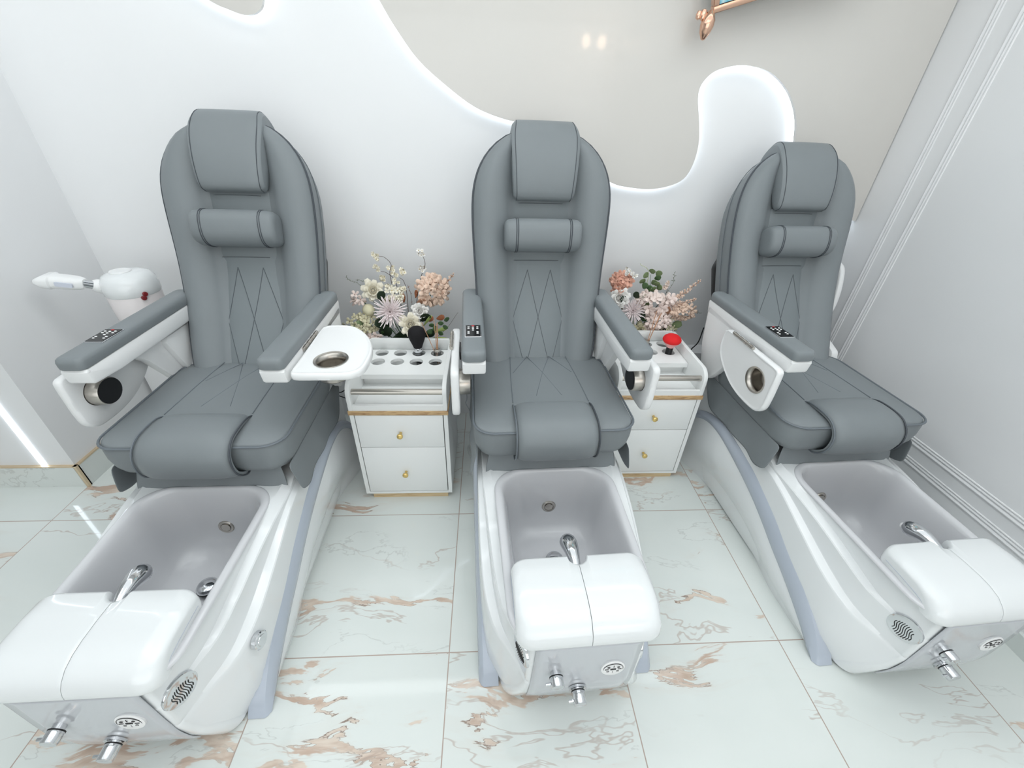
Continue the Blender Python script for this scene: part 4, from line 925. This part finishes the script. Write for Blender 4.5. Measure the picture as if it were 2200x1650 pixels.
for p, d, Ln, Wd, m_ in (((1385, 716), (.7, -.3, .2), .06, .05, 'green_leaf'), ((1395, 705), (.6, -.3, .4), .07, .06, 'dark_leaf'), ((1370, 690), (.2, -.2, .8), .07, .05, 'dark_leaf'), ((1372, 640), (-.5, -.2, .5), .06, .04, 'dark_leaf'), ((1380, 690), (.5, -.2, .8), .06, .04, 'green_leaf'), ((1410, 715), (.8, -.2, .3), .07, .05, 'dark_leaf'), ((1440, 700), (.7, -.2, .3), .06, .05, 'sage_leaf'), ((1350, 650), (-.7, -.2, .4), .07, .05, 'dark_leaf')):
    leaf('leaf', pxr(*p, 1.31+jit(.01)), d, Ln, Wd, m_, T)
settle(T)

# ------------------------------------------------------------------ facial steamer
T = thing('facial_steamer', 'white facial steamer with a chrome arm and red knobs behind the left chair', 'facial steamer', (-0.865, 1.17, 0))
MB().lathe([(0.0, 0.715), (0.065, 0.715), (0.088, 0.722), (0.097, 0.745), (0.100, 0.80), (0.100, 0.85), (0.099, 0.856)], (0, 0, 0), (0, 0, 1), 40).build('water_jar', mat('frosted_white', srgb(236, 230, 230), 0.2), T)
hd = MB().lathe([(0.099, 0.852), (0.103, 0.858), (0.104, 0.885), (0.099, 0.915), (0.083, 0.938), (0.056, 0.948), (0, 0.950)], (0, 0, 0), (0, 0, 1), 40).build('steamer_head', M['plastic'], T)
MB().lathe([(0.040, 0.944), (0.040, 0.951), (0.037, 0.954), (0, 0.955)], (-0.01, -0.01, 0), (0, 0, 1), 28).build('filler_cap', M['plastic2'], T)
tip = at(82, 598, 1.06)-Vector((-0.865, 1.17, 0)); m1 = at(178, 609, 1.08)-Vector((-0.865, 1.17, 0)); m0 = Vector((-0.075, -0.04, 0.888))
MB().lathe([(0.036, -0.02), (0.028, 0.030), (0.021, 0.042), (0.019, 0.043)], m0, (m1-m0), 24).build('arm_socket', M['plastic2'], T)
d = (m1-m0); MB().tube([m0, m1+d*0.1], 0.0165, 20).build('steam_arm', M['chrome'], T)
dd = (tip-m1); sd = Vector((0, 0, 1)).cross(dd).normalized(); upv = dd.normalized().cross(sd); nz = []
for t, w_, h in ((-0.06, .018, .020), (0.02, .027, .024), (0.15, .032, .026), (0.35, .034, .027), (0.62, .036, .026), (0.66, .042, .030), (0.82, .044, .026), (0.97, .040, .012), (1.0, .034, .006)):
    nz.append([m1+dd*t+sd*a+upv*(c_-0.004*t) for a, c_ in rrect(-w_, w_, -h, h, min(w_, h)*0.75, 4)])
MB().loft(nz).build('steam_nozzle', M['plastic2'], T)
MB().prism(rrect(-0.013, 0.013, -0.030, 0.030, 0.006), 0.0, 0.006, lambda a, c_, t: m1+dd*0.30+dd.normalized()*c_-sd*(0.034+t)*(-1 if sd.y > 0 else 1)*-1+upv*a*0.7).build('nozzle_grip', mat('satin_grey', srgb(205, 210, 222), 0.3), T)
for px_, py_ in ((322, 647), (333, 640)):
    c = at(px_, py_, 1.07)-Vector((-0.865, 1.17, 0)); nrm = Vector((c.x, c.y, 0)).normalized(); c = nrm*0.101+Vector((0, 0, c.z)); MB().lathe([(0.010, -0.004), (0.010, 0.008), (0.008, 0.010), (0, 0.0105)], c, nrm, 16).build('control_knob', M['darkred'], T)
MB().tube([(0, 0, 0.03), (0, 0, 0.72)], 0.016, 16).build('stand_pole', M['chrome'], T)
for k in range(5):
    a = 2*PI*k/5+0.3; e = Vector((0.17*math.cos(a), 0.17*math.sin(a), 0.048)); MB().tube([(0, 0, 0.075), e*0.6+Vector((0, 0, 0.03)), e], [0.018, 0.014, 0.010], 10).build('stand_leg', M['plastic2'], T)
    MB().lathe([(0.0, -0.010), (0.020, -0.010), (0.023, -0.005), (0.023, 0.005), (0.020, 0.010), (0, 0.010)], (e.x, e.y, 0.0235), (-math.sin(a), math.cos(a), 0), 16).build('castor', M['black'], T)

# ------------------------------------------------------------------ picture, cords, lamps
T = thing('picture_frame', 'rose gold picture frame corner hanging at the top of the wall panel', 'picture frame', (1.605, 1.40, 1.945))
def PF(p):       # leaned out from the wall and tilted
    p = Matrix.Rotation(R_(-17), 3, 'Y') @ p; return Matrix.Rotation(R_(16), 3, 'X') @ p
fr = MB(); fw = 0.022
for x0, x1, z0, z1 in ((0, .62, 0, fw), (0, .62, .5-fw, .5), (0, fw, fw, .5-fw), (.62-fw, .62, fw, .5-fw)): fr.box(x0, x1, -0.018, 0.018, z0, z1, 0.004)
fr.xf(PF).build('frame', M['rosegold'], T)
pm = mat('painted_canvas', srgb(120, 190, 200), 0.5); nt = pm.node_tree; tc = nt.nodes.new('ShaderNodeTexCoord'); no = nt.nodes.new('ShaderNodeTexNoise'); no.inputs['Scale'].default_value = 14; no.inputs['Detail'].default_value = 4
rp = nt.nodes.new('ShaderNodeValToRGB'); rp.color_ramp.elements[0].position = 0.36; rp.color_ramp.elements[0].color = srgb(60, 140, 60); rp.color_ramp.elements[1].position = 0.62; rp.color_ramp.elements[1].color = srgb(240, 244, 240)
e = rp.color_ramp.elements.new(0.48); e.color = srgb(90, 190, 214); nt.links.new(tc.outputs['Object'], no.inputs['Vector']); nt.links.new(no.outputs['Fac'], rp.inputs[0]); nt.links.new(rp.outputs[0], nt.nodes['Principled BSDF'].inputs['Base Color'])
MB().box(fw-0.002, .62-fw+0.002, -0.004, 0.004, fw-0.002, .5-fw+0.002).xf(PF).build('painting', pm, T, smooth=False)
MB().lathe([(0.0, -0.085), (0.008, -0.082), (0.020, -0.062), (0.026, -0.040), (0.025, -0.020), (0.016, -0.004), (0.010, 0.006), (0, 0.008)], (-0.010, -0.015, 0.000), (0.12, 0, 1), 20).build('corner_drop', M['rosegold'], T)
for dx_, r in ((-0.036, 0.014), (-0.054, 0.011)): MB().lathe([(0, -r*1.5), (r*0.8, -r), (r, 0), (r*0.7, r), (0, r*1.3)], (dx_, -0.01, -0.002-dx_*-0.1), (0.1, 0, 1), 14).build('corner_bead', M['rosegold'], T)

def cord(label, pts, m, r=0.0032, name='power_cord'):
    o = MB().tube(smooth_path(pts, 8), r, 8).build(name, M[m]); tag(o, label, 'power cord'); return o
cord('black power cord dropping behind the right trolley beside the right chair', [at(1512, 704, 1.36), at(1500, 735, 1.37), at(1484, 752, 1.395), at(1478, 770, 1.40), (1.80, 1.38, 0.10), (1.85, 1.36, 0.004), (2.05, 1.33, 0.004)], 'cord_black')
cord('thin black cord arching over the left chair base beside the left trolley', [(0.06, 1.33, 0.004), (0.05, 1.28, 0.12), at(718, 846, 1.12), at(725, 841, 1.12), at(738, 840, 1.13), (0.10, 1.17, 0.43), (0.095, 1.25, 0.15), (0.09, 1.33, 0.004)], 'cord_black', 0.0028)
cord('grey power cord hanging to the floor beside the middle chair', [(0.585, 1.35, 0.44), at(1003, 848, 1.28), at(1001, 866, 1.25), at(1010, 884, 1.22), (0.66, 1.2, 0.004), (0.75, 1.15, 0.004)], 'cord_grey', 0.003)
for i, (x, lab) in enumerate(((2.28, 'round warm pendant lamp behind the viewer, the one farther left'), (2.50, 'round warm pendant lamp behind the viewer, the one nearer the right wall'))):
    T = thing('pendant_lamp', lab, 'pendant lamp', (x, -3.55, 0), 0, 'warm pendant lamps')
    MB().tube([(0, 0, 2.56), (0, 0, ZC)], 0.004, 6).build('lamp_cord', M['cord_black'], T)
    MB().lathe([(0.0, 2.40), (0.035, 2.41), (0.055, 2.45), (0.055, 2.49), (0.035, 2.54), (0.0, 2.55)], (0, 0, 0), (0, 0, 1), 20).build('lamp_globe', M['warm_bulb'], T)
    MB().lathe([(0.022, 2.535), (0.022, 2.57), (0, 2.575)], (0, 0, 0), (0, 0, 1), 16).build('lamp_cap', M['gold'], T)
